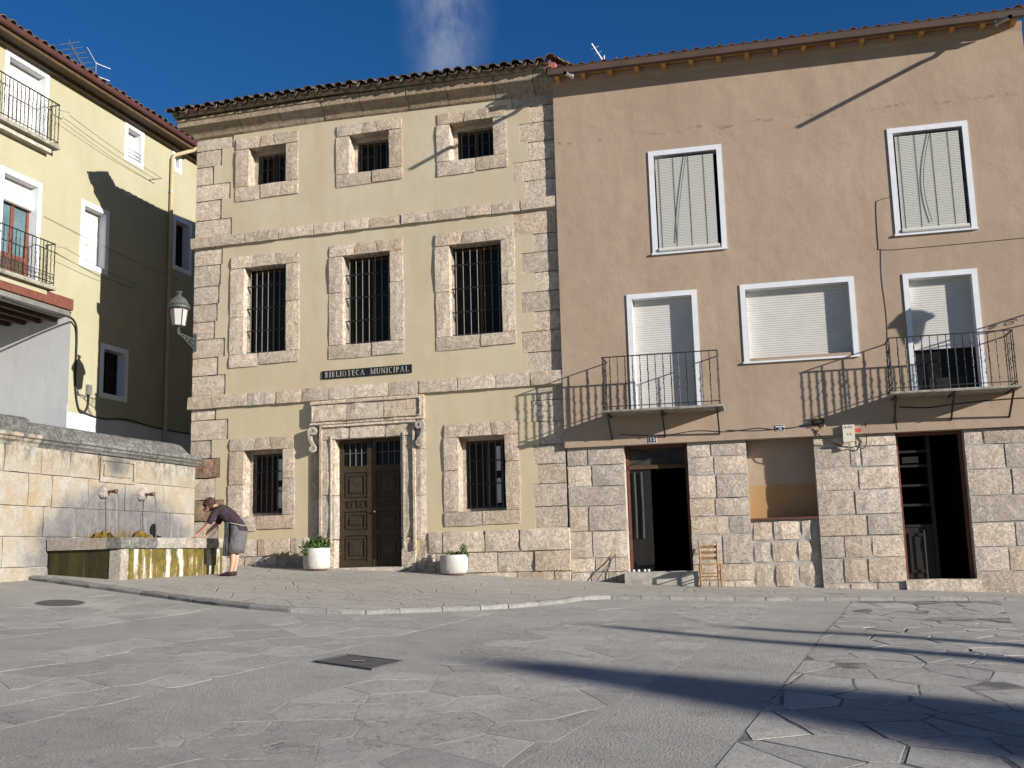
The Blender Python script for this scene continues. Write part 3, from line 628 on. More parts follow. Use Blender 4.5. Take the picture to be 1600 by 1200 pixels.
# raised fillets of the architrave
for m in (MB().box(-5.55, -5.50, -.11, -.05, .15, 2.93), MB().box(-3.35, -3.30, -.11, -.05, .15, 2.93), MB().box(-5.50, -3.35, -.11, -.05, 2.88, 2.93), MB().box(-5.30, -5.265, -.092, -.05, .2, 2.68), MB().box(-3.585, -3.55, -.092, -.05, .2, 2.68)):
    ob('fillet', m.mesh('fillet', 'limestone', LB.base), PO)
for a, b in ((-5.81, -4.9), (-4.9, -4.02), (-4.02, -3.09)): pst(a + .003, b - .003, 2.945, 3.487, -.10, .34, .016)
for m in (MB().box(-5.72, -3.18, -.122, -.09, 3.40, 3.42), MB().box(-5.72, -3.18, -.122, -.09, 3.02, 3.04), MB().box(-5.74, -5.72, -.122, -.09, 3.02, 3.42), MB().box(-3.18, -3.16, -.122, -.09, 3.02, 3.42)):
    ob('frieze_moulding', m.mesh('frieze_moulding', 'limestone', LB.base), PO)
def scroll(cx_, sgn):
    pts = []
    for k in range(15): t = k / 14; an = math.pi * (2.4 - 2.6 * t); r_ = .025 + .075 * t; pts.append((cx_ + sgn * (.02 + r_ * math.cos(an)), 2.80 + r_ * math.sin(an)))
    pts = [(x, z) for x, z in pts]
    x_, z_ = pts[-1]
    for k in range(1, 8): t = k / 7; pts.append((x_ + sgn * (-.14 * t + .04 * math.sin(t * math.pi)), z_ - .30 * t))
    x_, z_ = pts[-1]
    for k in range(1, 12): t = k / 11; an = math.pi * (1.0 + 2.1 * t); r_ = .065 - .045 * t; pts.append((x_ + sgn * (.065 + r_ * math.cos(an)), z_ - .02 + r_ * math.sin(an)))
    m = MB(); wdt = .03
    for i, (x, z) in enumerate(pts):
        a, b = pts[max(0, i - 1)], pts[min(len(pts) - 1, i + 1)]; dx, dz = b[0] - a[0], b[1] - a[1]; l_ = math.hypot(dx, dz) or 1; nx, nz = -dz / l_ * wdt, dx / l_ * wdt
        m.v += [(x + nx, -.15, z + nz), (x - nx, -.15, z - nz), (x - nx, -.02, z - nz), (x + nx, -.02, z + nz)]
    for i in range(len(pts) - 1):
        for k in range(4): m.f.append((i * 4 + k, i * 4 + (k + 1) % 4, i * 4 + 4 + (k + 1) % 4, i * 4 + 4 + k))
    m.f += [(0, 1, 2, 3), tuple(len(m.v) - 4 + k for k in range(4))]
    ob('scroll', m.mesh('scroll', 'limestone_pale', LB.base), PO)
scroll(-5.68, -1); scroll(-3.20, 1)
pst(-5.25, -3.6, -.33, -.19, -.16, .5, .01, .01, 'limestone_pale', 'threshold')
# double door
DR = ob('double_door', None, LB.root); yd = .215
def leaf(x0, x1, lit):
    L_ = ob('door_leaf', MB().box(x0, x1, yd, yd + .04, -.19, 1.98).mesh('door_leaf', 'olive_wood', LB.base), DR)
    def part(name, mb, mat='olive_wood'): return ob(name, mb.mesh(name, mat, LB.base), L_)
    for a, b in ((x0, x0 + .1), (x1 - .1, x1)): part('stile', MB().box(a, b, yd - .025, yd - .001, -.19, 2.6))
    for z0, z1 in ((-.19, -.06), (.50, .60), (1.02, 1.10), (1.24, 1.30), (1.88, 2.02), (2.52, 2.6)): part('rail', MB().box(x0 + .1, x1 - .1, yd - .025, yd - .001, z0, z1))
    for z0, z1 in ((-.02, .46), (.64, .98), (1.34, 1.84)):
        part('panel', frame_ring(x0 + .14, x1 - .14, z0, z1, .035, yd - .018, yd - .002)); part('raised_panel', MB().box(x0 + .24, x1 - .24, yd - .022, yd - .002, z0 + .09, z1 - .09))
    for xx in (x0 + .2, (x0 + x1) / 2 + .04): part('small_panel', frame_ring(xx, xx + .13, 1.115, 1.225, .028, yd - .018, yd - .002))
    part('pane', MB().quad((x0 + .1, yd + .02, 2.02), (x1 - .1, yd + .02, 2.02), (x1 - .1, yd + .02, 2.52), (x0 + .1, yd + .02, 2.52)), 'dark_pane')
    for k in (1, 2, 3): xx = x0 + .1 + (x1 - x0 - .2) * k / 4; part('bar', MB().tube([(xx, yd, 2.02), (xx, yd, 2.52)], .009, 6), 'bar_iron')
    part('bar', MB().tube([(x0 + .1, yd, 2.3), (x1 - .1, yd, 2.3)], .007, 6), 'bar_iron')
    return L_
leaf(-5.20, -4.44, 1); l2 = leaf(-4.42, -3.65, 0)
ob('knob', MB().lathe([(.012, 0), (.02, .02), (.024, .035), (.012, .05)], 10).mesh('knob', 'bar_iron'), l2, (-4.36, yd - .026, 1.0 - LB.base), (R(90), 0, 0))
LB.put('doorway', cellbox(-5.24, -3.6, .30, .9, -.3, 2.66), 'dark_interior')
# plinth
rg = random.Random(77)
def plinth_row(x0, x1, z0, z1, pr, lst, mat='limestone'):
    xs_ = [x0] + lst + [x1]
    for a, b in zip(xs_, xs_[1:]): LB.put('plinth_stone', block(a + .006, b - .006, -pr + rg.uniform(-.02, .02), .35, z0 + .005, z1 - .005, .012, .009, .012, rg), mat)
plinth_row(-3.04, .045, .06, .515, .06, [-2.72, -1.78, -1.02]); plinth_row(-3.02, .045, -.36, .06, .055, [-2.88, -1.52, -.72]); plinth_row(-3.0, .03, -.8, -.36, .05, [-2.0, -1.1, -.3], 'limestone')
plinth_row(-8.86, -5.81, .1, .49, .05, [-8.0, -7.1, -6.3]); plinth_row(-8.86, -5.81, -.24, .1, .07, [-8.2, -7.4, -6.6], 'limestone_pale'); plinth_row(-8.6, -6.95, -.5, -.1, .28, [-7.8], 'limestone_pale')
# cornice, built of long moulded blocks
prof = [(0, 10.06), (.035, 10.10), (.06, 10.17), (.11, 10.24), (.19, 10.30), (.245, 10.335), (.25, 10.345), (.25, 10.465), (.28, 10.475), (.28, 10.52), (-.02, 10.54)]
def zsag(x): return .10 - .19 * max(0, (x + 5.5) / 5.5) if x > -5.5 else .10
def cornice(p0, p1, mitre0=False, back=False):
    m = MB(); n_ = len(prof); rj = RNG.uniform(-.01, .01)
    for e, t in enumerate((p0, p1)):
        for o_, z in prof:
            if back: m.v.append((X0 - o_ * 1.5, (-o_ if e == 0 and mitre0 else t), z))
            else: m.v.append(((X0 - o_ * 1.5 if e == 0 and mitre0 else t), -o_ + rj * (o_ > 0), z + (zsag(t) - .10) * .7))
    for k in range(n_ - 1): m.f.append((k, k + 1, n_ + k + 1, n_ + k))
    m.f += [tuple(range(n_)), tuple(range(2 * n_ - 1, n_ - 1, -1))]
    return m
xs_ = [X0, -7.6, -6.55, -5.45, -4.5, -3.35, -2.4, -1.3, -.4, .06]
for i, (a, b) in enumerate(zip(xs_, xs_[1:])): LB.put('cornice_stone', cornice(a + (.008 if i else 0), b - .008, i == 0), 'cornice_stone')
ys_ = [0, 1.2, 2.4, 3.6]
for i, (a, b) in enumerate(zip(ys_, ys_[1:])): LB.put('cornice_stone', cornice(a, b - .005, i == 0, True), 'cornice_stone')
# roof of barrel tiles
def tile_mesh(r0, r1, ln, thick, mat, seg=6):
    """half-barrel tile along +y, convex up, r0 at y=0"""
    m = MB(); A = [math.pi * k / seg for k in range(seg + 1)]
    for y, r_ in ((0, r0), (ln, r1)):
        for rr in (r_, r_ - thick):
            for a in A: m.v.append((rr * math.cos(a), y, rr * math.sin(a) * .8))
    s1 = seg + 1
    for k in range(seg):
        m.f += [(k, k + 1, 2 * s1 + k + 1, 2 * s1 + k), (s1 + k, 3 * s1 + k, 3 * s1 + k + 1, s1 + k + 1), (k, s1 + k, s1 + k + 1, k + 1), (2 * s1 + k, 2 * s1 + k + 1, 3 * s1 + k + 1, 3 * s1 + k)]
    m.f += [(0, 2 * s1, 3 * s1, s1), (seg, s1 + seg, 3 * s1 + seg, 2 * s1 + seg)]
    return m.mesh('roof_tile', mat)
tA = tile_mesh(.115, .095, .48, .018, 'roof_tile'); PITCH = R(19)
ez, xl, xr, yf, ybk = 10.60, X0 - .42, X1 + .06, -.28, D + .3
A_, B_, C_, D_ = (xl, yf, ez), (xr, yf, ez - .10), (xr, ybk, ez), (xl, ybk, ez); E_, F_ = (xl + 3.6, 4.4, 12.0), (xr, 4.4, 12.0)
roof = LB.put('roof', MB().quad(A_, B_, F_, E_).quad(C_, D_, E_, F_).quad(D_, A_, E_).quad(B_, C_, F_), 'roof_tile')
m = MB(); nb_ = 16
for i in range(nb_ + 1):
    x = X0 - .46 + (X1 - X0 + .48) * i / nb_; z = 10.53 + zsag(x); m.v += [(x, -.33, z - .055), (x, -.36, z + .055), (x, .1, z + .20), (x, .1, z - .05)]
for i in range(nb_): m.f += [(i * 4 + k, i * 4 + (k + 1) % 4, i * 4 + 4 + (k + 1) % 4, i * 4 + 4 + k) for k in range(4)]
m.f += [(0, 1, 2, 3), tuple(nb_ * 4 + k for k in range(4))]
LB.put('tile_bed', m, 'cornice_stone')
LB.put('side_tile_bed', MB().box(X0 - .46, X0 - .05, .1, D, 10.56, 10.72), 'cornice_stone')
k = 0; x = -9.36
while x < .0:
    for row in (0, 1):
        z = 10.53 + zsag(x) + row * .135 + RNG.uniform(-.012, .012); y = -.465 + row * .38 + RNG.uniform(-.025, .025)
        LB.inst('roof_tile', tA, x + RNG.uniform(-.012, .012), y, z + .055, roof, (PITCH, RNG.uniform(-.06, .06), RNG.uniform(-.05, .05)))
        if row == 0: LB.inst('roof_tile', tA, x + .13, y + .03, z + .075, roof, (PITCH, math.pi, 0))
    x += .262
# side eave tiles at the left corner, verge tiles at the right end
for k in range(30): LB.inst('roof_tile', tA, X0 - .52, -.15 + k * .262, 10.675 + RNG.uniform(-.01, .01), roof, (PITCH, 0, R(-90)))
for k in range(9): LB.inst('roof_tile', tA, .04, -.40 + k * .30, 10.575 + k * .105, roof, (PITCH, RNG.uniform(-.1, .1), RNG.uniform(-.1, .1)))
LB.put('gable_brickwork', MB().box(.02, .10, -.18, .6, 10.40, 10.56), 'red_brick'); LB.put('gable_plaster', MB().box(-.35, .015, -.255, -.2, 10.44, 10.53), 'limestone_pale')

def text_mesh(body, size, mat, ext=.004, sx=1, name='lettering', bold=0):
    cu = bpy.data.curves.new(name, 'FONT'); cu.body = body; cu.size = size; cu.extrude = ext; cu.align_x = 'CENTER'; cu.align_y = 'CENTER'; cu.offset = bold
    o_ = bpy.data.objects.new(name, cu); C.objects.link(o_); dg = bpy.context.evaluated_depsgraph_get(); me = bpy.data.meshes.new_from_object(o_.evaluated_get(dg)); bpy.data.objects.remove(o_)
    for v in me.vertices: v.co.x *= sx
    me.materials.clear(); me.materials.append(MT[mat]); return me
# name board
sg = ob('name_board', None, None, LB.world(-4.455, -.001, 4.07), (0, 0, LB.a)); tag(sg, 'long black board lettered BIBLIOTECA MUNICIPAL above the library portal', 'sign')
ob('board', MB().box(-1.075, 1.075, -.02, .0, -.092, .092).mesh('board', 'black_board'), sg)
# serif capitals built from strokes
def serif_letters(body, h, sp):
    S = {}; m_ = MB(); x = 0; t, t2, sf = .16 * h, .07 * h, .055 * h
    def vst(x_, w_=t): m_.box(x_, x_ + w_, 0, .006, 0, h); m_.box(x_ - sf, x_ + w_ + sf, 0, .006, 0, t2); m_.box(x_ - sf, x_ + w_ + sf, 0, .006, h - t2, h)
    def dg(x0, z0, x1, z1, w_): m_.quad((x0, 0, z0), (x0 + w_, 0, z0), (x1 + w_, 0, z1), (x1, 0, z1))
    def arc(cx_, cz, rx, rz, a0, a1, w_):
        n_ = 12
        for k in range(n_):
            p = [R(a0 + (a1 - a0) * (k + j) / n_) for j in (0, 1)]
            q = [(cx_ + rx * math.cos(a), cz + rz * math.sin(a)) for a in p]; i_ = [(cx_ + (rx - w_ * abs(math.cos(a)) - t2 * abs(math.sin(a))) * math.cos(a), cz + (rz - t2) * math.sin(a)) for a in p]
            m_.quad((q[0][0], 0, q[0][1]), (q[1][0], 0, q[1][1]), (i_[1][0], 0, i_[1][1]), (i_[0][0], 0, i_[0][1]))
    for ch in body:
        if ch == ' ': x += .95 * h; continue
        if ch == 'I': vst(x + sf); wd = t + 2 * sf
        elif ch == 'B': vst(x + sf); arc(x + .2 * h, .74 * h, .36 * h, .26 * h, -90, 90, t); arc(x + .2 * h, .25 * h, .40 * h, .25 * h, -90, 90, t); wd = .62 * h
        elif ch == 'P': vst(x + sf); arc(x + .2 * h, .72 * h, .38 * h, .28 * h, -90, 90, t); wd = .6 * h
        elif ch == 'L': vst(x + sf); m_.box(x, x + .55 * h, 0, .006, 0, t2); m_.box(x + .5 * h, x + .55 * h, 0, .006, 0, .25 * h); wd = .56 * h
        elif ch == 'O': arc(x + .38 * h, .5 * h, .38 * h, .51 * h, 0, 360, t); wd = .76 * h
        elif ch == 'C': arc(x + .38 * h, .5 * h, .38 * h, .51 * h, 45, 315, t); wd = .66 * h
        elif ch == 'T': vst(x + .25 * h); m_.box(x, x + .66 * h, 0, .006, h - t2, h); wd = .66 * h
        elif ch == 'E':
            vst(x + sf)
            for z in (0, .48 * h, h - t2): m_.box(x, x + .54 * h, 0, .006, z, z + t2)
            wd = .56 * h
        elif ch == 'A': dg(x, 0, x + .32 * h, h, t2); dg(x + .58 * h, 0, x + .30 * h, h, t); m_.box(x + .12 * h, x + .6 * h, 0, .006, .3 * h, .3 * h + t2); m_.box(x - sf, x + .16 * h, 0, .006, 0, t2); m_.box(x + .52 * h, x + .8 * h, 0, .006, 0, t2); wd = .76 * h
        elif ch == 'M': vst(x + sf, t2); vst(x + .72 * h, t); dg(x + .06 * h, h, x + .38 * h, .05 * h, t); dg(x + .74 * h, h, x + .4 * h, .05 * h, t2); wd = .92 * h
        elif ch == 'N': vst(x + sf, t2); vst(x + .6 * h, t2); dg(x + .05 * h, h, x + .55 * h, 0, t); wd = .74 * h
        elif ch == 'U': m_.box(x + sf, x + sf + t, 0, .006, .3 * h, h); m_.box(x + .6 * h, x + .6 * h + t2, 0, .006, .3 * h, h); arc(x + .36 * h, .32 * h, .31 * h, .33 * h, 180, 360, t); wd = .72 * h
        x += wd + sp
    me = m_.mesh('lettering', 'letter_grey')
    for v in me.vertices: v.co.x -= (x - sp) / 2; v.co.z -= h / 2
    return me, x - sp
me, wt = serif_letters('BIBLIOTECA MUNICIPAL', .128, .026); ob('lettering', me, sg, (0, -.0265, 0), (0, 0, 0), (2.0 / wt, 1, 1))['kind'] = 'stuff'

# ------------------------------------------------------------------ pink house
PK = Frame('pink_house', (1.0732, 22.0), -12.713, -1.0)
tag(PK.root, 'pinkish plastered house on rough stone piers with balconies and roller shutters', 'house')
PX0, PX1, PZ0, PZ1, PY = 0.0, 9.5, 2.14, 10.2, -.075
PWIN = dict(blind_a=(2.00, 3.52, 6.07, 8.33), blind_b=(6.80, 8.32, 6.03, 8.27), door_a=(1.41, 2.85, 2.80, 5.27), mid=(3.72, 5.94, 3.66, 5.29), door_b=(6.86, 8.23, 2.84, 5.25))
fw = .105
H_ = [(a + fw, b - fw, c_ + (fw if 'door' not in k else 0), d - fw, .32) for k, (a, b, c_, d) in PWIN.items()]
m = wall(PX0, PX1, PZ0, PZ1, H_, PY, .3)
m.quad((PX0, PY, PZ0), (PX0, PY, PZ1), (PX0, .3, PZ1), (PX0, .3, PZ0)); m.quad((PX1, PY, PZ0), (PX1, PY, PZ1), (PX1, 9, PZ1), (PX1, 9, PZ0)); m.quad((PX0, PY, PZ0), (PX1, PY, PZ0), (PX1, .2, PZ0), (PX0, .2, PZ0))
m.quad((PX1, .02, -1), (PX1, .02, PZ0), (PX1, 9, PZ0), (PX1, 9, -1)); m.quad((PX0, 9, -1), (PX1, 9, -1), (PX1, 9, PZ1), (PX0, 9, PZ1))
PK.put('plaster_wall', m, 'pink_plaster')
def slats(x0, x1, z0, z1, y, pitch, dep, mat, holes_from=None):
    m_ = MB(); n_ = max(1, round((z1 - z0) / pitch)); h = (z1 - z0) / n_
    for k in range(n_):
        a = z0 + k * h; i = len(m_.v)
        m_.v += [(x, y_, z) for x in (x0, x1) for y_, z in ((y, a), (y - dep, a + h * .16), (y - dep, a + h * .80), (y, a + h))]
        m_.f += [(i + j, i + j + 1, i + 5 + j, i + 4 + j) for j in range(3)]
    return m_
for k, (a, b, c_, d) in PWIN.items():
    isd = 'door' in k; W = ob('balcony_door' if isd else 'window', None, PK.root)
    q = lambda name, mb, mat: ob(name, mb.mesh(name, mat, PK.base), W)
    q('frame', frame_ring(a, b, c_, d, fw, PY - .022, PY + .012, not isd and 'blind' not in k and False), 'white_paint')
    if not isd: q('sill', MB().box(a - .02, b + .01, PY - .05, PY + .28, c_ - .004, c_ + fw * .32), 'white_paint')
    # painted reveal, 1 mm inside the plaster opening
    i0, i1, j0, j1 = a + fw, b - fw, c_ + (fw * .3 if not isd else 0), d - fw; e = .004
    m = MB(); m.quad((i0 + e, PY, j0), (i0 + e, .25, j0), (i0 + e, .25, j1), (i0 + e, PY, j1)); m.quad((i1 - e, PY, j0), (i1 - e, .25, j0), (i1 - e, .25, j1), (i1 - e, PY, j1)); m.quad((i0, PY, j1 - e), (i1, PY, j1 - e), (i1, .25, j1 - e), (i0, .25, j1 - e))
    q('reveal', m, 'white_paint'); i0 += e; i1 -= e; j1 -= e
    if k.startswith('blind'):
        bl = q('slat_blind', slats(i0 + .03, i1 - .07, j0 + .10, j1 - .07, PY + .015, .034, .012, 'blind_cane'), 'blind_cane'); bl['kind'] = 'stuff'
        q('blind_roll', MB().tube([(i0 + .02, PY - .01, j0 + .06), (i1 - .03, PY - .01, j0 + .06)], .045, 10), 'blind_cane')
        for f_ in (.08, .31, .55, .79): x = i0 + (i1 - i0) * f_; q('cord', MB().tube([(x, PY - .004, j1 - .06), (x, PY - .001, j0 + .1)], .0035, 5), 'cord')
        pts = [(i0 + (i1 - i0) * (.52 - .22 * math.sin(t * 1.25) if k == 'blind_a' else .54 - .16 * math.sin(t * 2.6)), PY - .02, j1 - .05 - (j1 - j0) * .88 * t) for t in [i / 10 for i in range(11)]]
        q('pull_cord', MB().tube(pts, .006, 5), 'cord')
        q('sash', MB().box(i0, i1, .2, .24, j0, j1), 'dark_pane')
    else:
        z0 = j0 if k != 'door_b' else 3.74
        sh = q('roller_shutter', slats(i0, i1, z0, j1, .10, .047, .008, 'blind_white'), 'blind_white'); sh['kind'] = 'stuff'
        if k == 'door_b':
            q('sash', MB().box(i0, i1, .17, .2, j0, 3.9), 'dark_pane'); q('table_edge', MB().box(i0 + .25, i1 - .25, .12, .16, j0, j0 + .34), 'black_board')
# stone ground floor: openings and piers
BZ = -1.0
OP = dict(door15=(1.21, 2.48, -.42), niche=(3.66, 4.95, .56), doorR=(6.50, 7.73, -.67))
m = MB()
for a, b in ((0.02, 1.20), (2.49, 3.65), (4.96, 6.49), (7.74, PX1 - .02)): m.box(a, b, .034, .5, BZ, PZ0 - .002)
PK.put('masonry_backing', m, 'mortar')
PIER = dict(
    a=(0.03, 1.21, [(2.10, 1.76, [.42]), (1.76, 1.33, [.5]), (1.33, .93, []), (.93, .42, [.40]), (.42, -.12, [.46]), (-.12, -.40, [.5]), (-.40, -.9, [.4, .75])]),
    b=(2.48, 3.66, [(2.10, 1.83, [.47]), (1.83, 1.46, [.52]), (1.46, 1.0, [.55]), (1.0, .64, [.5]), (.64, .28, [.75]), (.28, -.30, [.6]), (-.30, -.62, [.55]), (-.62, -1, [.3, .8])]),
    c=(4.95, 6.50, [(2.10, 1.90, [.8]), (1.90, 1.50, [.68, .88]), (1.50, 1.06, [.8]), (1.06, .58, [.7]), (.58, .18, [.9]), (.18, -.24, [.45, .95]), (-.24, -.72, [.4, .85]), (-.72, -1.05, [.5, 1.0])]),
    d=(7.73, 9.5, [(2.14, 1.83, [.35, 1.1]), (1.83, 1.36, [.7, 1.25]), (1.36, .86, [.78]), (.86, .36, [1.1]), (.36, -.10, [.75]), (-.10, -.55, [.6, 1.2]), (-.55, -1.05, [.9])]))
rg = random.Random(9)
for k, (a, b, rows) in PIER.items():
    for zt, zb, cuts in rows:
        xs_ = [a] + [a + c_ for c_ in cuts] + [b]
        for p, q in zip(xs_, xs_[1:]):
            mj = rg.uniform(.006, .013); e0 = .004 if p == a else mj; e1 = .004 if q == b else mj
            PK.put('pier_stone', block(p + e0, q - e1, rg.uniform(-.008, .012), .34, zb + mj, zt - mj * .8, .010, .007, .010, rg), rg.choice(['limestone_pale', 'limestone_pale', 'limestone']))
# blocked shop window between the piers
NI = ob('blocked_window', None, PK.root)
q = lambda name, mb, mat: ob(name, mb.mesh(name, mat, PK.base), NI)
q('back_wall', MB().quad((3.6, .42, 1.24), (5.0, .42, 1.24), (5.0, .42, 2.16), (3.6, .42, 2.16)), 'pink_plaster'); q('lower_band', MB().quad((3.6, .416, .5), (5.0, .416, .5), (5.0, .416, 1.243), (3.6, .416, 1.243)), 'tan_plaster')
q('tile_sill', MB().box(3.67, 4.94, .02, .43, .545, .575), 'red_wood')
q('backing', MB().box(3.6, 5.0, .105, .4, -1.0, .545), 'mortar')
for zt, zb, cuts in ((.54, .12, [.40, .93]), (.12, -.30, [.34, .84]), (-.30, -.78, [.38, .83]), (-.78, -1.0, [.6])):
    xs_ = [3.67] + [3.67 + c_ for c_ in cuts] + [4.94]
    for p, r_ in zip(xs_, xs_[1:]): q('infill_stone', block(p + .022, r_ - .022, .075 + rg.uniform(-.008, .008), .2, zb + .022, zt - .022, .016, .010, .014, rg), rg.choice(['limestone_pale', 'limestone']))
# doorway number fifteen
D1 = ob('street_door', None, PK.root); q = lambda name, mb, mat: ob(name, mb.mesh(name, mat, PK.base), D1)
q('room', cellbox(1.2, 2.49, .5, 3.2, -.42, 2.15), 'dark_interior'); q('frame', frame_ring(1.215, 2.475, -.42, 2.14, .055, .30, .38, False), 'red_wood')
q('transom_rail', MB().box(1.27, 2.42, .28, .37, 1.66, 1.74), 'brown_wood'); q('transom_pane', MB().quad((1.27, .34, 1.74), (2.42, .34, 1.74), (2.42, .34, 2.085), (1.27, .34, 2.085)), 'curtain_grey')
for p, r_ in (((1.28, .30, 1.75), (2.42, .30, 2.08)), ((1.28, .31, 2.08), (2.42, .31, 1.75))): q('lattice_bar', MB().bar(p, r_, .022), 'dark_iron')
dl = q('door_leaf', MB().box(1.275, 1.70, .32, .36, -.42, 1.66), 'black_wood')
for x in (1.36, 1.50): ob('curtain_fold', MB().tube([(x, .305, .25), (x + .01, .30, .9), (x, .305, 1.6)], [.03, .026, .03], 8).mesh('curtain_fold', 'curtain_grey', PK.base), dl)
q('step', block(1.14, 2.62, -.24, .5, -1.0, -.42, .012, .01, .012), 'concrete'); q('inner_step', MB().box(1.2, 2.49, .0, .5, -.6, -.415), 'concrete')
for x in (1.30, 1.40, 1.52, 1.60): q('pebble', MB().lathe([(.012, 0), (.028, .015), (.024, .04), (.006, .05)], 8, (x, .05, -.415)), 'enamel_white')
# right doorway
D2 = ob('shop_door', None, PK.root); q = lambda name, mb, mat: ob(name, mb.mesh(name, mat, PK.base), D2)
q('room', cellbox(6.49, 7.74, .5, 3.0, -.67, 2.15), 'dark_interior'); q('frame', frame_ring(6.505, 7.725, -.67, 2.135, .05, .26, .36, False), 'red_wood')
lf = q('door_leaf', MB().box(6.56, 7.08, .38, .42, -.67, .32), 'black_wood'); ob('panel', frame_ring(6.63, 6.98, -.55, .2, .05, .355, .381).mesh('panel', 'black_wood', PK.base), lf)
for z in (.32, .72, 1.10, 1.48, 1.76): q('glazing_bar', MB().box(6.56, 7.08, .36, .41, z, z + .045), 'black_wood')
q('mullion', MB().box(7.08, 7.15, .35, .42, -.67, 2.1), 'black_wood'); q('post', MB().tube([(6.90, .3, -.66), (6.90, .3, .25)], .016, 8), 'curtain_grey'); q('sign_card', MB().box(6.62, 6.92, .34, .352, 1.56, 1.68), 'black_wood')
q('step', block(6.46, 7.80, -.06, .5, -1.05, -.67, .014, .012, .012), 'limestone')
# balconies
def baluster():
    m_ = MB(); H = .98
    m_.box(-.007, .007, -.007, .007, 0, H)
    for z in (.16, .36, .52, .80): m_.lathe([(.006, z - .022), (.016, z), (.006, z + .022)], 6)
    for z0 in (.40, .62):
        for k in range(8): t = k / 8; a = t * 6.28; m_.box(.009 * math.cos(a) - .006, .009 * math.cos(a) + .006, .009 * math.sin(a) - .006, .009 * math.sin(a) + .006, z0 + t * .16, z0 + t * .16 + .022)
    return m_.mesh('baluster', 'dark_iron')
BAL = baluster()
def balcony(x0, x1, zf, zr, label):
    B = ob('balcony', None, PK.root); q = lambda name, mb, mat: ob(name, mb.mesh(name, mat, PK.base), B); yo = PY - .67
    if label: B['label'] = label
    q('slab', block(x0 - .04, x1 + .06, yo - .02, PY + .01, zf - .055, zf, .008, .006, .008), 'moss_concrete')
    q('top_rail', MB().box(x0, x1, yo, yo + .035, zr - .018, zr).box(x0, x0 + .03, yo + .035, PY, zr - .018, zr).box(x1 - .03, x1, yo + .035, PY, zr - .018, zr), 'dark_iron')
    q('bottom_rail', MB().box(x0, x1, yo + .005, yo + .03, zf + .06, zf + .075).box(x0, x0 + .025, yo + .03, PY, zf + .06, zf + .075).box(x1 - .025, x1, yo + .03, PY, zf + .06, zf + .075), 'dark_iron')
    n_ = 15; s_ = (zr - zf - .02) / .98
    for k in range(n_ + 1): PK.inst('baluster', BAL, x0 + .015 + (x1 - x0 - .03) * k / n_, yo + .017, zf, B, (0, 0, k), (1, 1, s_))
    for k in (1, 2, 3):
        for x in (x0 + .014, x1 - .014): PK.inst('baluster', BAL, x, yo + .017 + .162 * k, zf, B, (0, 0, k), (1, 1, s_))
    for x in (x0 + .07, (x0 + x1) / 2, x1 - .07): q('strut', MB().bar((x, yo + .04, zf - .04), (x, PY, zf - .52), .03, .035), 'dark_iron')
    for x in (x0 + .07, (x0 + x1) / 2, x1 - .07): q('bearer', MB().box(x - .02, x + .02, yo + .01, PY, zf - .085, zf - .057), 'dark_iron')
balcony(.92, 3.22, 2.79, 3.87, None); balcony(6.41, 8.62, 2.84, 3.88, None)
# eaves: rafter tails, boards, gutter, tiles
proof = PK.put('roof', MB().quad((-.02, -.45, 10.27), (PX1 - .08, -.45, 10.27), (PX1 - .08, 4.5, 11.75), (-.02, 4.5, 11.75)).quad((-.02, 4.5, 11.75), (PX1 - .08, 4.5, 11.75), (PX1 - .08, 9.3, 10.3), (-.02, 9.3, 10.3)), 'roof_tile_red')
PK.put('eave_boards', MB().box(.0, PX1 - .1, -.50, .1, 10.215, 10.235), 'honey_wood')
rm = MB(); rm.v = [(x, y, z) for x in (-.05, .05) for y, z in ((.05, .11), (.05, 0), (-.30, 0), (-.38, .03), (-.42, .075), (-.42, .11))]
rm.f = [(5, 4, 3, 2, 1, 0), (6, 7, 8, 9, 10, 11)] + [(i, (i + 1) % 6, 6 + (i + 1) % 6, 6 + i) for i in range(6)]; rm = rm.mesh('rafter_tail', 'honey_wood')
x = .14
while x < PX1 - .05: PK.inst('rafter_tail', rm, x, 0, 10.10, proof); x += .573
PK.put('cove', MB().quad((0, PY - .001, 10.03), (PX1, PY - .001, 10.03), (PX1, PY - .06, 10.2), (0, PY - .06, 10.2)), 'pink_plaster')
gt = MB()
for z0, z1, y0, y1 in ((10.125, 10.265, -.535, -.525), (10.125, 10.135, -.525, -.40), (10.255, 10.27, -.545, -.536), (10.118, 10.13, -.545, -.536)): gt.box(-.02, PX1 - .05, y0, y1, z0, z1)
PK.put('gutter', gt, 'gutter_brown')
for xs_, ye, ze in ((.50, -1.37, 9.72), (8.93, -1.63, 9.60)):
    PK.put('rain_spout', MB().tube([(xs_, -.46, 10.13), (xs_, -.47, 10.05), (xs_, -.52, 10.0), (xs_, -.62, 9.985), (xs_ - .01, ye, ze)], .04, 10, False), 'zinc')
tB = tile_mesh(.10, .085, .45, .016, 'roof_tile_red'); x = .0
while x < PX1 - .1:
    for row in (0, 1): PK.inst('roof_tile', tB, x + RNG.uniform(-.008, .008), -.50 + row * .38, 10.245 + row * .115 + RNG.uniform(-.006, .006), proof, (R(17), 0, RNG.uniform(-.03, .03)))
    x += .241
for k in range(3): PK.inst('roof_tile', tB, PX1 - .12, -.47 + k * .4, 10.30 + k * .12, proof, (R(17), 0, 0))
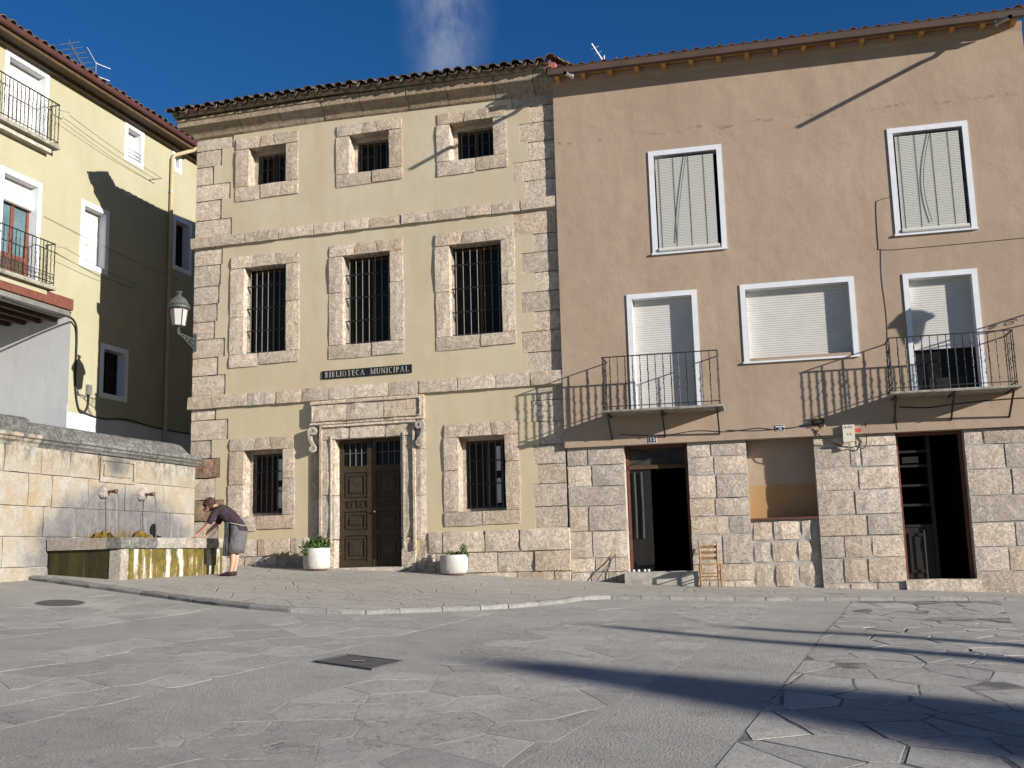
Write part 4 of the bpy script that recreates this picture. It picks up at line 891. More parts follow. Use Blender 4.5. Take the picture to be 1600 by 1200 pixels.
# cables along the plaster
def cable(fr, pts, rad, mat='cord', parent=None, n_=6):
    P_ = [Vector(p) for p in pts]; o_ = []
    for i in range(len(P_) - 1):
        p0, p1, p2, p3 = P_[max(0, i - 1)], P_[i], P_[i + 1], P_[min(len(P_) - 1, i + 2)]
        for k in range(n_):
            t = k / n_; o_.append(.5 * ((2 * p1) + (p2 - p0) * t + (2 * p0 - 5 * p1 + 4 * p2 - p3) * t * t + (3 * p1 - p0 - 3 * p2 + p3) * t ** 3))
    o_.append(P_[-1]); return fr.put('cable', MB().tube(o_, rad, 5), mat, parent)
yc = PY - .006
cable(PK, [(1.15, yc, 2.36), (2.0, yc, 2.30), (2.7, yc, 2.36), (3.3, yc, 2.31), (3.9, yc, 2.35), (4.3, yc, 2.30), (4.9, yc, 2.36), (5.1, yc, 2.33)], .008)
cable(PK, [(3.3, yc, 2.34), (3.9, yc, 2.30), (4.6, yc, 2.33), (5.05, yc, 2.38)], .008)
cable(PK, [(6.78, yc, 6.85), (6.55, yc, 6.8), (6.48, yc, 6.7), (6.46, yc, 5.9), (6.52, yc, 5.78), (7.2, yc, 5.76), (9.4, yc, 5.78)], .005)
cable(PK, [(6.50, yc, 5.8), (6.47, yc, 5.2), (6.5, yc, 4.4), (6.46, yc, 3.4), (6.50, yc, 2.7), (6.53, yc, 2.18)], .004)
cable(PK, [(5.0, yc, 2.22), (5.15, yc - .03, 2.08), (5.4, -.04, 1.95), (5.6, -.04, 1.88), (5.75, -.04, 1.90), (5.88, -.04, 1.86), (5.95, -.03, 2.0), (5.95, yc, 2.35)], .010)
cable(PK, [(6.6, yc - .01, 2.62), (7.1, yc, 2.58), (7.6, yc, 2.62), (8.3, yc, 2.66), (9.4, yc, 2.68)], .012)
# coil of loose cable by the blocked window
cl = PK.put('cable_coil', MB().tube([(5.06 + .11 * math.cos(t * .7) + .02 * math.sin(t * 2.3), yc - .02 - .02 * math.sin(t), 2.42 + .055 * math.sin(t * .7)) for t in range(24)], .009, 5), 'cord')
PK.put('cable_coil', MB().tube([(5.02 + .05 * t + .03 * math.sin(t * 3), yc - .03, 2.28 - .05 * math.sin(t * 1.4) + .03 * math.cos(t * 4)) for t in [i * .3 for i in range(16)]], .011, 5), 'foam')
PK.put('cable_tie', MB().tube([(5.02, yc - .05, 2.475), (5.10, yc - .05, 2.485)], .008, 5), 'yellow_cable')
# plates and meter box
def plate_sign(loc, label, wd, hg, bgm, fgm, txt, size, edge):
    e = ob('number_plate', None, None, PK.world(*loc), (0, 0, PK.a)); tag(e, label, 'number plate')
    ob('border', MB().box(-wd / 2, wd / 2, -.008, .0, -hg / 2, hg / 2).mesh('border', fgm), e); ob('plate', MB().box(-wd / 2 + edge, wd / 2 - edge, -.011, -.0085, -hg / 2 + edge, hg / 2 - edge).mesh('plate', bgm), e)
    for t, s_, dz in txt: ob('numeral', text_mesh(t, s_, fgm, .001), e, (0, -.0125, dz), (R(90), 0, 0))
plate_sign((1.81, PY - .004, 2.23), 'dark enamel house number plate reading 15 above the open doorway', .165, .145, 'enamel_blue', 'enamel_white', [('15', .125, 0)], .016, .01)
plate_sign((4.33, PY - .004, 2.335), 'small dark enamel plate reading 16 crossed by a white stripe above the blocked window', .17, .12, 'enamel_blue', 'enamel_white', [('16', .07, -.02)], 0, .008)
ob('stripe', MB().box(-.085, .085, -.0135, -.0125, .012, .030).mesh('stripe', 'enamel_white'), bpy.data.objects['number_plate.001'])
bx = ob('meter_box', None, None, PK.world(5.62, PY - .004, 2.155), (0, 0, PK.a)); tag(bx, 'pale electric connection box with small lettering and red painted wall beside the right doorway', 'box')
ob('case', MB().box(-.11, .11, -.07, .0, -.165, .165).mesh('case', 'beige_box'), bx); mk = MB()
for i, (h0, h1, bar_) in enumerate(((.09, .14, .115), (.09, .14, .135), (.095, .135, .113), (.09, .14, .138), (.09, .14, .115), (.095, .14, .092))):      # worn, illegible capitals
    x = -.085 + i * .029; mk.box(x, x + .007, -.0725, -.0705, h0, h1); mk.box(x + .007, x + .02, -.0725, -.0705, bar_, bar_ + .007)
ob('lettering', mk.mesh('lettering', 'black_board'), bx)['kind'] = 'stuff'
ob('lettering', text_mesh('L-2', .06, 'black_board', .001), bx, (.01, -.0725, -.02), (R(90), 0, 0)); ob('conduit', MB().box(.02, .09, -.05, -.01, -.26, -.166).mesh('conduit', 'beige_box'), bx)
PK.put('red_paint_patch', MB().quad((5.75, PY - .002, 2.17), (5.86, PY - .002, 2.18), (5.86, PY - .002, 2.25), (5.75, PY - .002, 2.24)), 'red_paint')

# ------------------------------------------------------------------ yellow house on the left
YH = Frame('yellow_house', (-10.24 * KY, 26.16 * KY), 74.077, -.5); YH.root.scale = (KY,) * 3; YH.root.location.z = -.5 * KY + HZ
tag(YH.root, 'pale yellow house with white window frames, iron balconies and a dark eave', 'house')
YT = 11.80; YS0, YS1 = -1.2, 15.0
YW = dict(top=(.60, 1.43, 10.55, 11.62), top2=(2.78, 3.22, 11.02, 11.66), mid=(-1.00, .09, 7.26, 8.95), low=(-.07, 1.04, 4.12, 5.50), midr=(2.88, 3.82, 8.17, 9.75))
YD = dict(up=(-3.74, -2.30, 9.83, 11.62), lo=(-3.72, -2.39, 6.42, 8.86))
f2 = .13
hl = [(a + f2, b - f2, c_ + f2, d - f2, .3) for a, b, c_, d in YW.values()] + [(a + f2, b - f2, c_, d - f2, .3) for a, b, c_, d in YD.values()] + [(-9.01, YS0, -.51, 6.05, .0)]
m = wall(-9.0, YS1, -.5, YT, hl, 0, .3)
m.quad((YS1, 0, -.5), (YS1, 8, -.5), (YS1, 8, YT), (YS1, 0, YT)); m.quad((-9, 8, -.5), (YS1, 8, -.5), (YS1, 8, YT), (-9, 8, YT)); m.quad((-9, 0, 6.05), (-9, 8, 6.05), (-9, 8, YT), (-9, 0, YT))
YH.put('plaster_wall', m, 'yellow_plaster')
YH.put('white_base_band', MB().box(YS0 + .002, YS1, -.012, -.001, -.5, 3.62), 'white_plaster')
# porch: white return wall, ceiling joists, beam
YH.put('porch_wall', MB().quad((YS0, .0, -.5), (YS0, 6, -.5), (YS0, 6, 6.0), (YS0, .0, 6.0)).quad((-9, 5.9, -.5), (YS0, 5.9, -.5), (YS0, 5.9, 6.0), (-9, 5.9, 6.0)), 'white_plaster')
YH.put('porch_wall_base', MB().box(YS0 - .02, YS0 - .002, .0, 5.8, -.5, 3.78), 'white_plaster')
YH.put('porch_ceiling', MB().box(-9, YS0 - .01, .02, 5.9, 5.98, 6.03), 'brown_wood')
for k in range(12): YH.put('joist', MB().box(-8.9, YS0 - .02, .4 + k * .45, .5 + k * .45, 5.83, 5.98), 'brown_wood')
YH.put('beam', MB().box(-9, -1.33, -.16, .30, 6.03, 6.30), 'red_wood'); YH.put('beam_fascia', MB().box(-9, -1.36, -.10, .28, 5.90, 6.028), 'zinc')
def ywin(k, a, b, c_, d, door=False):
    W = ob('balcony_door' if door else 'window', None, YH.root); q = lambda name, mb, mat, p=None: ob(name, mb.mesh(name, mat, YH.base), p or W)
    q('frame', frame_ring(a, b, c_, d, f2, -.015, .02, not door), 'white_paint'); i0, i1, j0, j1 = a + f2, b - f2, c_ + (0 if door else f2), d - f2; e = .004
    m_ = MB(); m_.quad((i0 + e, 0, j0), (i0 + e, .28, j0), (i0 + e, .28, j1), (i0 + e, 0, j1)); m_.quad((i1 - e, 0, j0), (i1 - e, .28, j0), (i1 - e, .28, j1), (i1 - e, 0, j1)); m_.quad((i0, 0, j1 - e), (i1, 0, j1 - e), (i1, .28, j1 - e), (i0, .28, j1 - e)); m_.quad((i0, 0, j0 + e), (i1, 0, j0 + e), (i1, .28, j0 + e), (i0, .28, j0 + e))
    q('reveal', m_, 'white_paint')
    dark = k in ('low', 'midr')
    if k == 'lo':
        q('roller_shutter', slats(i0, i1, j1 - .48, j1, .20, .05, .01, 'blind_white'), 'blind_white')['kind'] = 'stuff'; q('shutter_box', MB().tube([(i0, .14, j1 - .52), (i1, .14, j1 - .52)], .06, 10), 'blind_white')
        s_ = q('sash', frame_ring(i0, i1, j0, j1 - .5, .08, .2, .25).box((i0 + i1) / 2 - .05, (i0 + i1) / 2 + .05, .198, .25, j0 + .08, j1 - .58).box(i0 + .08, i1 - .08, .2, .25, j0 + .5, j0 + .6), 'red_wood'); q('pane', MB().quad((i0 + .08, .23, j0 + .6), (i1 - .08, .23, j0 + .6), (i1 - .08, .23, j1 - .58), (i0 + .08, .23, j1 - .58)), 'blue_pane', s_); q('kick_panel', MB().box(i0 + .08, i1 - .08, .22, .25, j0, j0 + .5), 'brown_wood', s_)
    elif dark:
        s_ = q('sash', frame_ring(i0, i1, j0, j1, .05, .22, .27).box((i0 + i1) / 2 - .025, (i0 + i1) / 2 + .025, .218, .27, j0 + .05, j1 - .05).box(i0 + .05, i1 - .05, .219, .27, (j0 + j1) / 2, (j0 + j1) / 2 + .03), 'black_board'); q('pane', MB().quad((i0 + .05, .245, j0 + .05), (i1 - .05, .245, j0 + .05), (i1 - .05, .245, j1 - .05), (i0 + .05, .245, j1 - .05)), 'dark_pane', s_)
    else:
        n_ = 4 if door else 2
        for t in range(n_): q('shutter_board', MB().box(i0 + (i1 - i0) * t / n_ + .006, i0 + (i1 - i0) * (t + 1) / n_ - .006, .2, .235, j0 + .02, j1 - .02), 'blind_white')
        q('back_board', MB().box(i0, i1, .236, .26, j0, j1), 'blind_white')
    if k == 'top':
        for z in (0, .10, .2): q('guard_bar', MB().tube([(i0, -.03, j0 + .02 + z), (i1, -.03, j0 + .02 + z)], .008, 5), 'dark_iron')
for k, v in YW.items(): ywin(k, *v)
for k, v in YD.items(): ywin(k, *v, door=True)
def ybalcony(x0, x1, zf, zr, dep, deco):
    B = ob('balcony', None, YH.root); q = lambda name, mb, mat: ob(name, mb.mesh(name, mat, YH.base), B)
    q('slab', block(x0, x1 + .05, -dep - .04, .01, zf - .10, zf, .008, .006, .01), 'moss_concrete'); q('corbel', MB().box(x0, x1 - .12, -dep + .1, .01, zf - .22, zf - .101), 'yellow_plaster' if deco else 'concrete')
    q('top_rail', MB().box(x0, x1, -dep, -dep + .03, zr - .02, zr).box(x1 - .03, x1, -dep + .03, 0, zr - .02, zr), 'dark_iron'); q('bottom_rail', MB().box(x0, x1, -dep + .005, -dep + .025, zf + .07, zf + .085).box(x1 - .025, x1, -dep + .03, 0, zf + .07, zf + .085), 'dark_iron')
    s_ = (zr - zf - .02) / .98; x = x1 - .015; k = 0
    while x > x0: YH.inst('baluster', BAL, x, -dep + .015, zf, B, (0, 0, k), (1, 1, s_)); x -= .125; k += 1
    for y in (.10, .20, .30):
        if y < dep: YH.inst('baluster', BAL, x1 - .015, -dep + .015 + y, zf, B, (0, 0, 1), (1, 1, s_))
    if deco:
        x = x1 - .08
        while x > x0 + .1: q('scroll', MB().tube([(x + .05 * math.cos(t) * (1 - t / 12), -dep + .015, zf + .17 + .07 * math.sin(t) * (1 - t / 12)) for t in [i * .7 for i in range(14)]], .006, 4), 'dark_iron'); x -= .125
        q('scroll_rail', MB().box(x0, x1, -dep + .005, -dep + .02, zf + .26, zf + .275), 'dark_iron')
ybalcony(-6.5, -2.22, 9.83, 10.85, .28, False); ybalcony(-6.5, -2.16, 6.42, 7.44, .28, True)
for zz, xx in ((10.75, -2.2), (7.40, -2.14)): YH.put('line_arm', MB().bar((xx, -.22, zz), (xx + .30, -.30, zz + .03), .02), 'zinc')
for zz in (10.36, 7.10, 7.2):
    YH.put('line_arm', MB().bar((1.7 if zz > 9 else .95, 0, zz), (1.85 if zz > 9 else 1.1, -.3, zz + .05), .02), 'zinc')
for p, q_ in (((-1.9, -.28, 10.72), (1.85, -.3, 10.42)), ((-2.1, -.25, 10.60), (1.75, -.15, 10.38)), ((-1.85, -.28, 7.42), (1.1, -.3, 7.2)), ((-2.1, -.25, 7.22), (1.0, -.15, 7.12)), ((-2.3, -.03, 8.1), (3.6, -.03, 7.9))):
    cable(YH, [p, tuple((a + b) / 2 - (.06 if i == 2 else 0) for i, (a, b) in enumerate(zip(p, q_))), q_], .006, 'zinc' if p[2] == 8.1 else 'cord')
# eave, gutter, tiles, downpipe
yroof = YH.put('roof', MB().quad((-9, -.5, 11.93), (YS1, -.5, 11.93), (YS1, 4, 13.3), (-9, 4, 13.3)).quad((-9, 4, 13.3), (YS1, 4, 13.3), (YS1, 8.3, 11.9), (-9, 8.3, 11.9)), 'roof_tile')
YH.put('eave_soffit', MB().box(-9, YS1, -.42, .02, 11.70, 11.74).box(-9, YS1, -.44, -.42, 11.70, 11.86), 'brown_wood'); YH.put('eave_moulding', MB().box(-9, YS1, -.16, -.001, 11.62, 11.698), 'brown_wood')
gm_ = MB(); ar = [(-.50 + .075 * math.cos(t), 11.87 + .085 * math.sin(t)) for t in [math.pi + math.pi * k / 8 for k in range(9)]]
for x in (-9, YS1): gm_.v += [(x, y, z) for y, z in ar]
gm_.f = [(k, k + 1, 10 + k, 9 + k) for k in range(8)]; gm_.box(-9, YS1, -.585, -.57, 11.865, 11.885); YH.put('gutter', gm_, 'gutter_red')
x = -5.2
while x < 6:
    for row in (0, 1):
        z = 11.90 + row * .12 + RNG.uniform(-.015, .015); YH.inst('roof_tile', tA, x + RNG.uniform(-.015, .015), -.52 + row * .38 + RNG.uniform(-.02, .02), z + .02, yroof, (PITCH, RNG.uniform(-.08, .08), RNG.uniform(-.06, .06)))
    x += .262
YH.put('downpipe', MB().tube([(3.22, -.48, 11.80), (3.18, -.42, 11.70), (2.72, -.10, 11.42), (2.66, -.08, 11.30), (2.64, -.07, 3.0), (2.64, -.07, -.4)], .055, 10), 'pipe_yellow')
for z in (10.3, 8.4, 6.2, 4.2): YH.put('pipe_clip', MB().tube([(2.65, -.07, z), (2.65, -.07, z + .04)], .064, 10), 'zinc')
# thick cables and small box on the corner strip
cable(YH, [(-3.6, -.12, 5.84), (-2.3, -.13, 5.80), (-1.5, -.13, 5.86), (-1.15, -.08, 5.78), (-1.02, -.04, 5.5), (-1.0, -.03, 4.8), (-.98, -.03, 4.2), (-.85, -.03, 3.75), (-.68, -.03, 3.66), (-.52, -.03, 3.82), (-.50, -.03, 4.12)], .028)
cable(YH, [(-.85, -.04, 3.72), (-.4, -.04, 3.62), (.2, -.04, 3.60), (1.0, -.04, 3.68), (2.4, -.04, 3.60), (5, -.04, 3.6)], .018)
cable(YH, [(-.5, -.04, 3.8), (-.42, -.04, 3.7), (-.3, -.04, 3.6)], .010, 'red_wood')
YH.put('junction_box', MB().box(-.58, -.42, -.07, -.005, 4.12, 4.36), 'zinc')
an = ob('television_antenna', None, None, YH.world(-.15, .4, 12.15), (0, 0, YH.a)); tag(an, 'rusty television aerial standing on the yellow house roof', 'antenna')
ob('mast', MB().tube([(0, 0, -.3), (0, 0, 1.15)], .014, 6).mesh('mast', 'zinc'), an)
bm_ = ob('boom', MB().bar((.05, 0, .35), (-1.25, -.15, 1.05), .02).mesh('boom', 'bar_iron'), an)
for k in range(10): t = k / 9; ob('element', MB().bar((-1.25 * t + .02 - .13, -.15 * t + .22, .40 + .65 * t - .06), (-1.25 * t + .13, -.15 * t - .22, .40 + .65 * t + .06), .012).mesh('element', 'bar_iron'), bm_); ob('element', MB().bar((-1.25 * t, -.15 * t, .34 + .66 * t), (-1.25 * t, -.15 * t, .50 + .66 * t), .010).mesh('element', 'bar_iron'), bm_)
for z, l_ in ((1.1, .40), (.75, .38), (.42, .38)): ob('element', MB().bar((-.02, .0, z), (.05 + l_, -.12, z + .02), .012).mesh('element', 'enamel_white'), an)
ob('element', MB().bar((0, 0, 1.1), (-.5, -.1, 1.3), .012).mesh('element', 'enamel_white'), an)
an = ob('television_antenna', None, None, PK.world(1.0, 1.2, 10.75), (0, 0, PK.a)); tag(an, 'small pale television aerial behind the pink house eave', 'antenna')
ob('mast', MB().tube([(0, 0, 0), (0, 0, .5)], .014, 6).mesh('mast', 'zinc'), an); ob('boom', MB().bar((0, 0, .32), (-.26, -.1, .78), .022).mesh('boom', 'enamel_white'), an)
for k in range(4): ob('element', MB().bar((-.07 * k - .08, 0, .30 + .13 * k), (-.07 * k + .1, -.05, .33 + .13 * k), .010).mesh('element', 'enamel_white'), an)
ob('element', MB().bar((.28, 0, .0), (.28, 0, .42), .010).mesh('element', 'enamel_white'), an)

# ------------------------------------------------------------------ fountain
FT = Frame('fountain', (-7.0418, 23.5), 74.094, -.4); tag(FT.root, 'old stone wall fountain with two spouts above a mossy algae stained basin', 'fountain')
rg = random.Random(21)
FT.put('core', MB().box(-9.0, -.03, .05, .55, -.5, 2.1), 'mortar')
fr = [(2.09, 1.62, [-8.2, -7.0, -5.75, -4.85, -4.1, -3.30, -2.13, -1.30]), (1.62, 1.05, [-8, -7.1, -6.0, -5.15, -4.55, -3.55, -2.45, -1.15]), (1.05, .52, [-8.4, -7.3, -6.1, -4.75, -3.9, -2.9, -1.9, -.9]), (.52, .0, [-8.1, -6.8, -5.7, -4.62, -3.6, -2.6, -1.6, -.7]), (.0, -.5, [-8.3, -7.0, -5.9, -4.6, -3.2, -1.8])]
for zt, zb, cuts in fr:
    xs_ = [-9.0] + cuts + [0]
    for p, q_ in zip(xs_, xs_[1:]):
        FT.put('fountain_block', block(p + .004, q_ - .004, rg.uniform(-.008, .008) - (.03 if zb < 0 else 0), .5, zb + .004, zt - .004, .007, .006, .010, rg), 'fountain_stone')
# end face of the wall
for zt, zb, _ in fr: FT.put('end_block', MB().box(-.02, .015, .02, .56, zb + .005, zt - .005), 'fountain_stone')
pn = FT.put('carved_panel', frame_ring(-3.26, -2.17, 1.58, 2.04, .05, -.02, .0), 'fountain_stone'); ob('panel_field', MB().box(-3.14, -2.29, -.014, 0, 1.70, 1.92).mesh('panel_field', 'fountain_stone', FT.base), pn)
for p, q_ in ((-9.0, -7.4), (-7.4, -6.0), (-6.0, -4.95), (-4.95, -3.98), (-3.98, -2.5), (-2.5, -1.2), (-1.2, .06)):
    m = MB(); mv = [(.02, 2.09), (-.03, 2.10), (-.05, 2.14), (-.09, 2.17), (-.10, 2.21), (-.14, 2.23), (-.14, 2.29), (.5, 2.32)]; st_ = 0 if p > -4 else .05
    for x in (p + .004, q_ - .004): m.v += [(x, y + (st_ if y < 0 else 0), z) for y, z in mv]
    m.f = [(k, k + 1, 9 + k, 8 + k) for k in range(7)] + [tuple(range(8)), tuple(range(15, 7, -1))]; FT.put('cornice_stone', m, 'coping_stone' if p > -5 else 'fountain_stone')
for p, q_, h in ((-9.0, -6.6, .34), (-6.6, -5.15, .32), (-5.15, -4.55, .25), (-4.55, -2.9, .25), (-2.9, -1.5, .25), (-1.5, -.62, .27), (-.62, .03, .27)):
    m = MB(); sec = [(-.06, 2.29, 0), (-.03, 2.29, .35), (.06, 2.29, .85), (.16, 2.29, 1.0), (.40, 2.29, 1.0), (.5, 2.29, .0)]; n_ = 5
    for t in range(n_ + 1):
        x = p + .004 + (q_ - p - .008) * t / n_; hh = h * (1 if q_ < 0 else [1, .97, .75, .35, .12, .06][t])
        m.v += [(x, y, z + hh * f_ + rg.uniform(-.008, .008)) for y, z, f_ in sec]
    for t in range(n_):
        for k in range(5): i = t * 6 + k; m.f.append((i, i + 1, i + 7, i + 6))
    m.f += [tuple(range(6)), tuple(n_ * 6 + k for k in range(5, -1, -1))]; FT.put('coping_stone', m, 'coping_stone')
bs = ob('basin', None, FT.root); q = lambda name, mb, mat, p=None: ob(name, mb.mesh(name, mat, FT.base), p or bs)
bx0, bx1, by = -4.6, -1.15, -1.5
for a, b in ((bx0 + .22, -3.3), (-3.3, -2.55), (-2.55, -1.8), (-1.8, bx1 - .16)): q('front_slab', block(a, b, by, by + .16, -.5, .272, .006, .01, .008, rg), 'algae_stone')
q('side_slab', MB().box(bx0, bx0 + .16, by + .22, -.02, -.5, .272), 'algae_shaded'); q('side_slab', MB().box(bx1 - .16, bx1, by + .2, -.02, -.5, .272), 'algae_stone')
q('corner_post', block(bx0 - .015, bx0 + .22, by - .02, by + .22, -.5, .272, .01, .01, .015, rg), 'basin_stone'); q('corner_post', block(bx1 - .16, bx1 + .012, by - .015, by + .2, -.5, .272, .01, .01, .015, rg), 'basin_stone')
xs_ = [bx0 - .06, -3.62, -2.86, -2.35, -1.75, bx1 + .05]
for a, b in zip(xs_, xs_[1:]): q('rim_stone', block(a + .003, b - .003, by - .06, by + .26, .275, .475, .010, .012, .016, rg), 'basin_stone' if a > -4 else 'coping_stone')
for x0, x1 in ((bx0 - .06, bx0 + .25), (bx1 - .25, bx1 + .05)):
    for y0, y1 in ((by + .263, -.75), (-.745, -.02)): q('rim_stone', MB().box(x0, x1, y0, y1, .275, .472), 'basin_stone')
q('foot_stone', block(bx0 - .05, bx1 + .05, by - .05, by + .1, -.5, -.27, .01, .012, .01, rg), 'basin_stone')
q('water', MB().quad((bx0 + .2, by + .2, .40), (bx1 - .2, by + .2, .40), (bx1 - .2, -.0, .40), (bx0 + .2, -.0, .40)), 'water')
for sx in (-3.17, -1.98):
    sp_ = ob('spout', MB().lathe([(.13, .0), (.125, .05), (.10, .10), (.055, .13)], 16).mesh('spout', 'basin_stone'), FT.root, (sx, 0, 1.385 - FT.base), (R(90), 0, 0))
    ob('nozzle', MB().lathe([(.022, .10), (.03, .14), (.024, .2), (.04, .28), (.045, .33), (.03, .34)], 10).mesh('nozzle', 'bronze'), sp_)
    FT.put('water_stream', MB().tube([(sx, -.33, 1.36), (sx, -.37, 1.25), (sx, -.39, 1.0), (sx, -.40, .7), (sx, -.40, .40)], [.012, .011, .010, .012, .014], 6), 'water_stream')
    m = MB(); n_ = 14; rr = random.Random(int(sx * 10) + 100)
    for i in range(n_ + 1):
        for j in range(6):
            t = i / n_; w_ = math.sin(t * math.pi) ** .6; a = j / 5 * math.pi / 2
            m.v.append((sx - .56 + 1.12 * t, -.02 - .22 * math.cos(a) * (.3 + .7 * w_) * rr.uniform(.85, 1.1), .38 + (.24 * w_ * math.sin(a)) * rr.uniform(.6, 1.25)))
    for i in range(n_):
        for j in range(5): k = i * 6 + j; m.f.append((k, k + 1, k + 7, k + 6))
    FT.put('moss_mound', m, 'moss')

# ------------------------------------------------------------------ wall lanterns
def lantern(yo=-.70):
    e = ob('wall_lantern', None); q = lambda name, mb, mat, p=None, sm=False: ob(name, mb.mesh(name, mat, 0, sm), p or e)
    q('wall_plate', MB().box(-.035, .035, -.02, 0, -.22, .16).lathe([(.03, .16), (.045, .19), (.012, .22)], 8, (0, -.02, 0)), 'green_iron')
    br = q('bracket', MB().tube([(0, -.02, .06), (0, yo * .5, .085), (0, yo, .10)], .014, 6).tube([(0, -.02, -.17), (0, yo * .4, -.07), (0, yo * .75, .04), (0, yo, .09)], .012, 6), 'green_iron')
    for yc_, zc, rr in ((-.14, -.03, .075), (-.30, .01, .055), (-.43, .035, .035)): q('scroll', MB().tube([(0, yc_ + rr * (1 - t / 11) * math.cos(t), zc + rr * (1 - t / 11) * math.sin(t)) for t in [i * .6 for i in range(16)]], .008, 5), 'green_iron', br)
    q('stem', MB().lathe([(.03, .07), (.018, .10), (.05, .15), (.018, .18), (.03, .22), (.10, .245), (.125, .265)], 10, (0, yo, 0)), 'green_iron')
    G = ob('lantern_body', None, e)
    n_ = 6; rb, rtp, zb, zt = .145, .195, .265, .65; V_ = lambda r_, z, k: (r_ * math.cos(math.pi * (2 * k + 1) / n_), yo + r_ * math.sin(math.pi * (2 * k + 1) / n_), z)
    for k in range(n_): q('pane', MB().quad(V_(rb, zb, k), V_(rb, zb, k + 1), V_(rtp, zt, k + 1), V_(rtp, zt, k)), 'frosted_glass', G); q('glazing_bar', MB().bar(V_(rb + .004, zb, k), V_(rtp + .004, zt, k), .016), 'green_iron', G)
    q('cap', MB().lathe([(.205, .64), (.255, .665), (.255, .70), (.225, .715), (.245, .745), (.215, .77), (.20, .81), (.165, .87), (.11, .92), (.06, .955), (.045, .975)], 18, (0, yo, 0)), 'green_iron', e, False)
    q('finial', MB().lathe([(.045, .975), (.035, 1.0), (.07, 1.045), (.075, 1.06), (.05, 1.065)], 10, (0, yo, 0)), 'green_iron')
    return e
ln = lantern(); ln.location = LB.world(-8.78, -.02, 5.08); ln.rotation_euler = (0, 0, LB.a)
tag(ln, 'grey iron lantern on a scrolled bracket at the library corner', 'lantern', 'wall lanterns')
l2_ = lantern(-.93); l2_.location = PK.world(9.47, PY, 4.33); l2_.rotation_euler = (0, 0, PK.a); l2_['category'] = 'lantern'; l2_['group'] = 'wall lanterns'; l2_['label'] = 'lantern beyond the right end of the pink house, shadowing the right balcony door'

# ------------------------------------------------------------------ chair and planters
def gpos(fr_, x, y): v = fr_.world(x, y, 0); return (v.x, v.y, gz(v.x, v.y))
ch = ob('ladderback_chair', None, None, gpos(PK, 2.83, -.42), (0, 0, PK.a + R(6))); tag(ch, 'small wooden ladderback chair with straw seat beside the open doorway', 'chair')
q = lambda name, mb, mat: ob(name, mb.mesh(name, mat), ch)
for sx in (-1, 1):
    q('back_leg', MB().tube([(sx * .165, .17, 0), (sx * .165, .17, .45), (sx * .17, .225, .87)], [.018, .020, .016], 8), 'pine_wood'); q('front_leg', MB().tube([(sx * .195, -.17, 0), (sx * .195, -.17, .45)], [.018, .020], 8), 'pine_wood')
    for z in (.14, .30): q('side_stretcher', MB().tube([(sx * .195, -.17, z), (sx * .165, .17, z)], .010, 6), 'pine_wood')
for z, y in ((.14, -.17), (.27, -.17), (.2, .17)): q('stretcher', MB().tube([(-.19, y, z), (.19, y, z)], .010, 6), 'pine_wood')
for z in (.55, .66, .77): yy = .18 + (z - .45) * .12; q('back_slat', MB().box(-.16, .16, yy, yy + .012, z - .025, z + .03), 'pine_wood')
q('seat', block(-.205, .205, -.19, .18, .425, .46, .004, .004, .006), 'straw')
st_ = ob('leaning_stick', None, None, gpos(PK, .8, -.12), (0, 0, PK.a)); tag(st_, 'thin crossed sticks leaning on the stone pier left of the open doorway', 'stick')
ob('rod', MB().tube([(-.26, 0, .0), (.16, .09, .56)], .009, 6).mesh('rod', 'bark'), st_); ob('upright', MB().tube([(.16, .02, 0), (.15, .08, .55)], .008, 6).mesh('upright', 'bark'), st_)
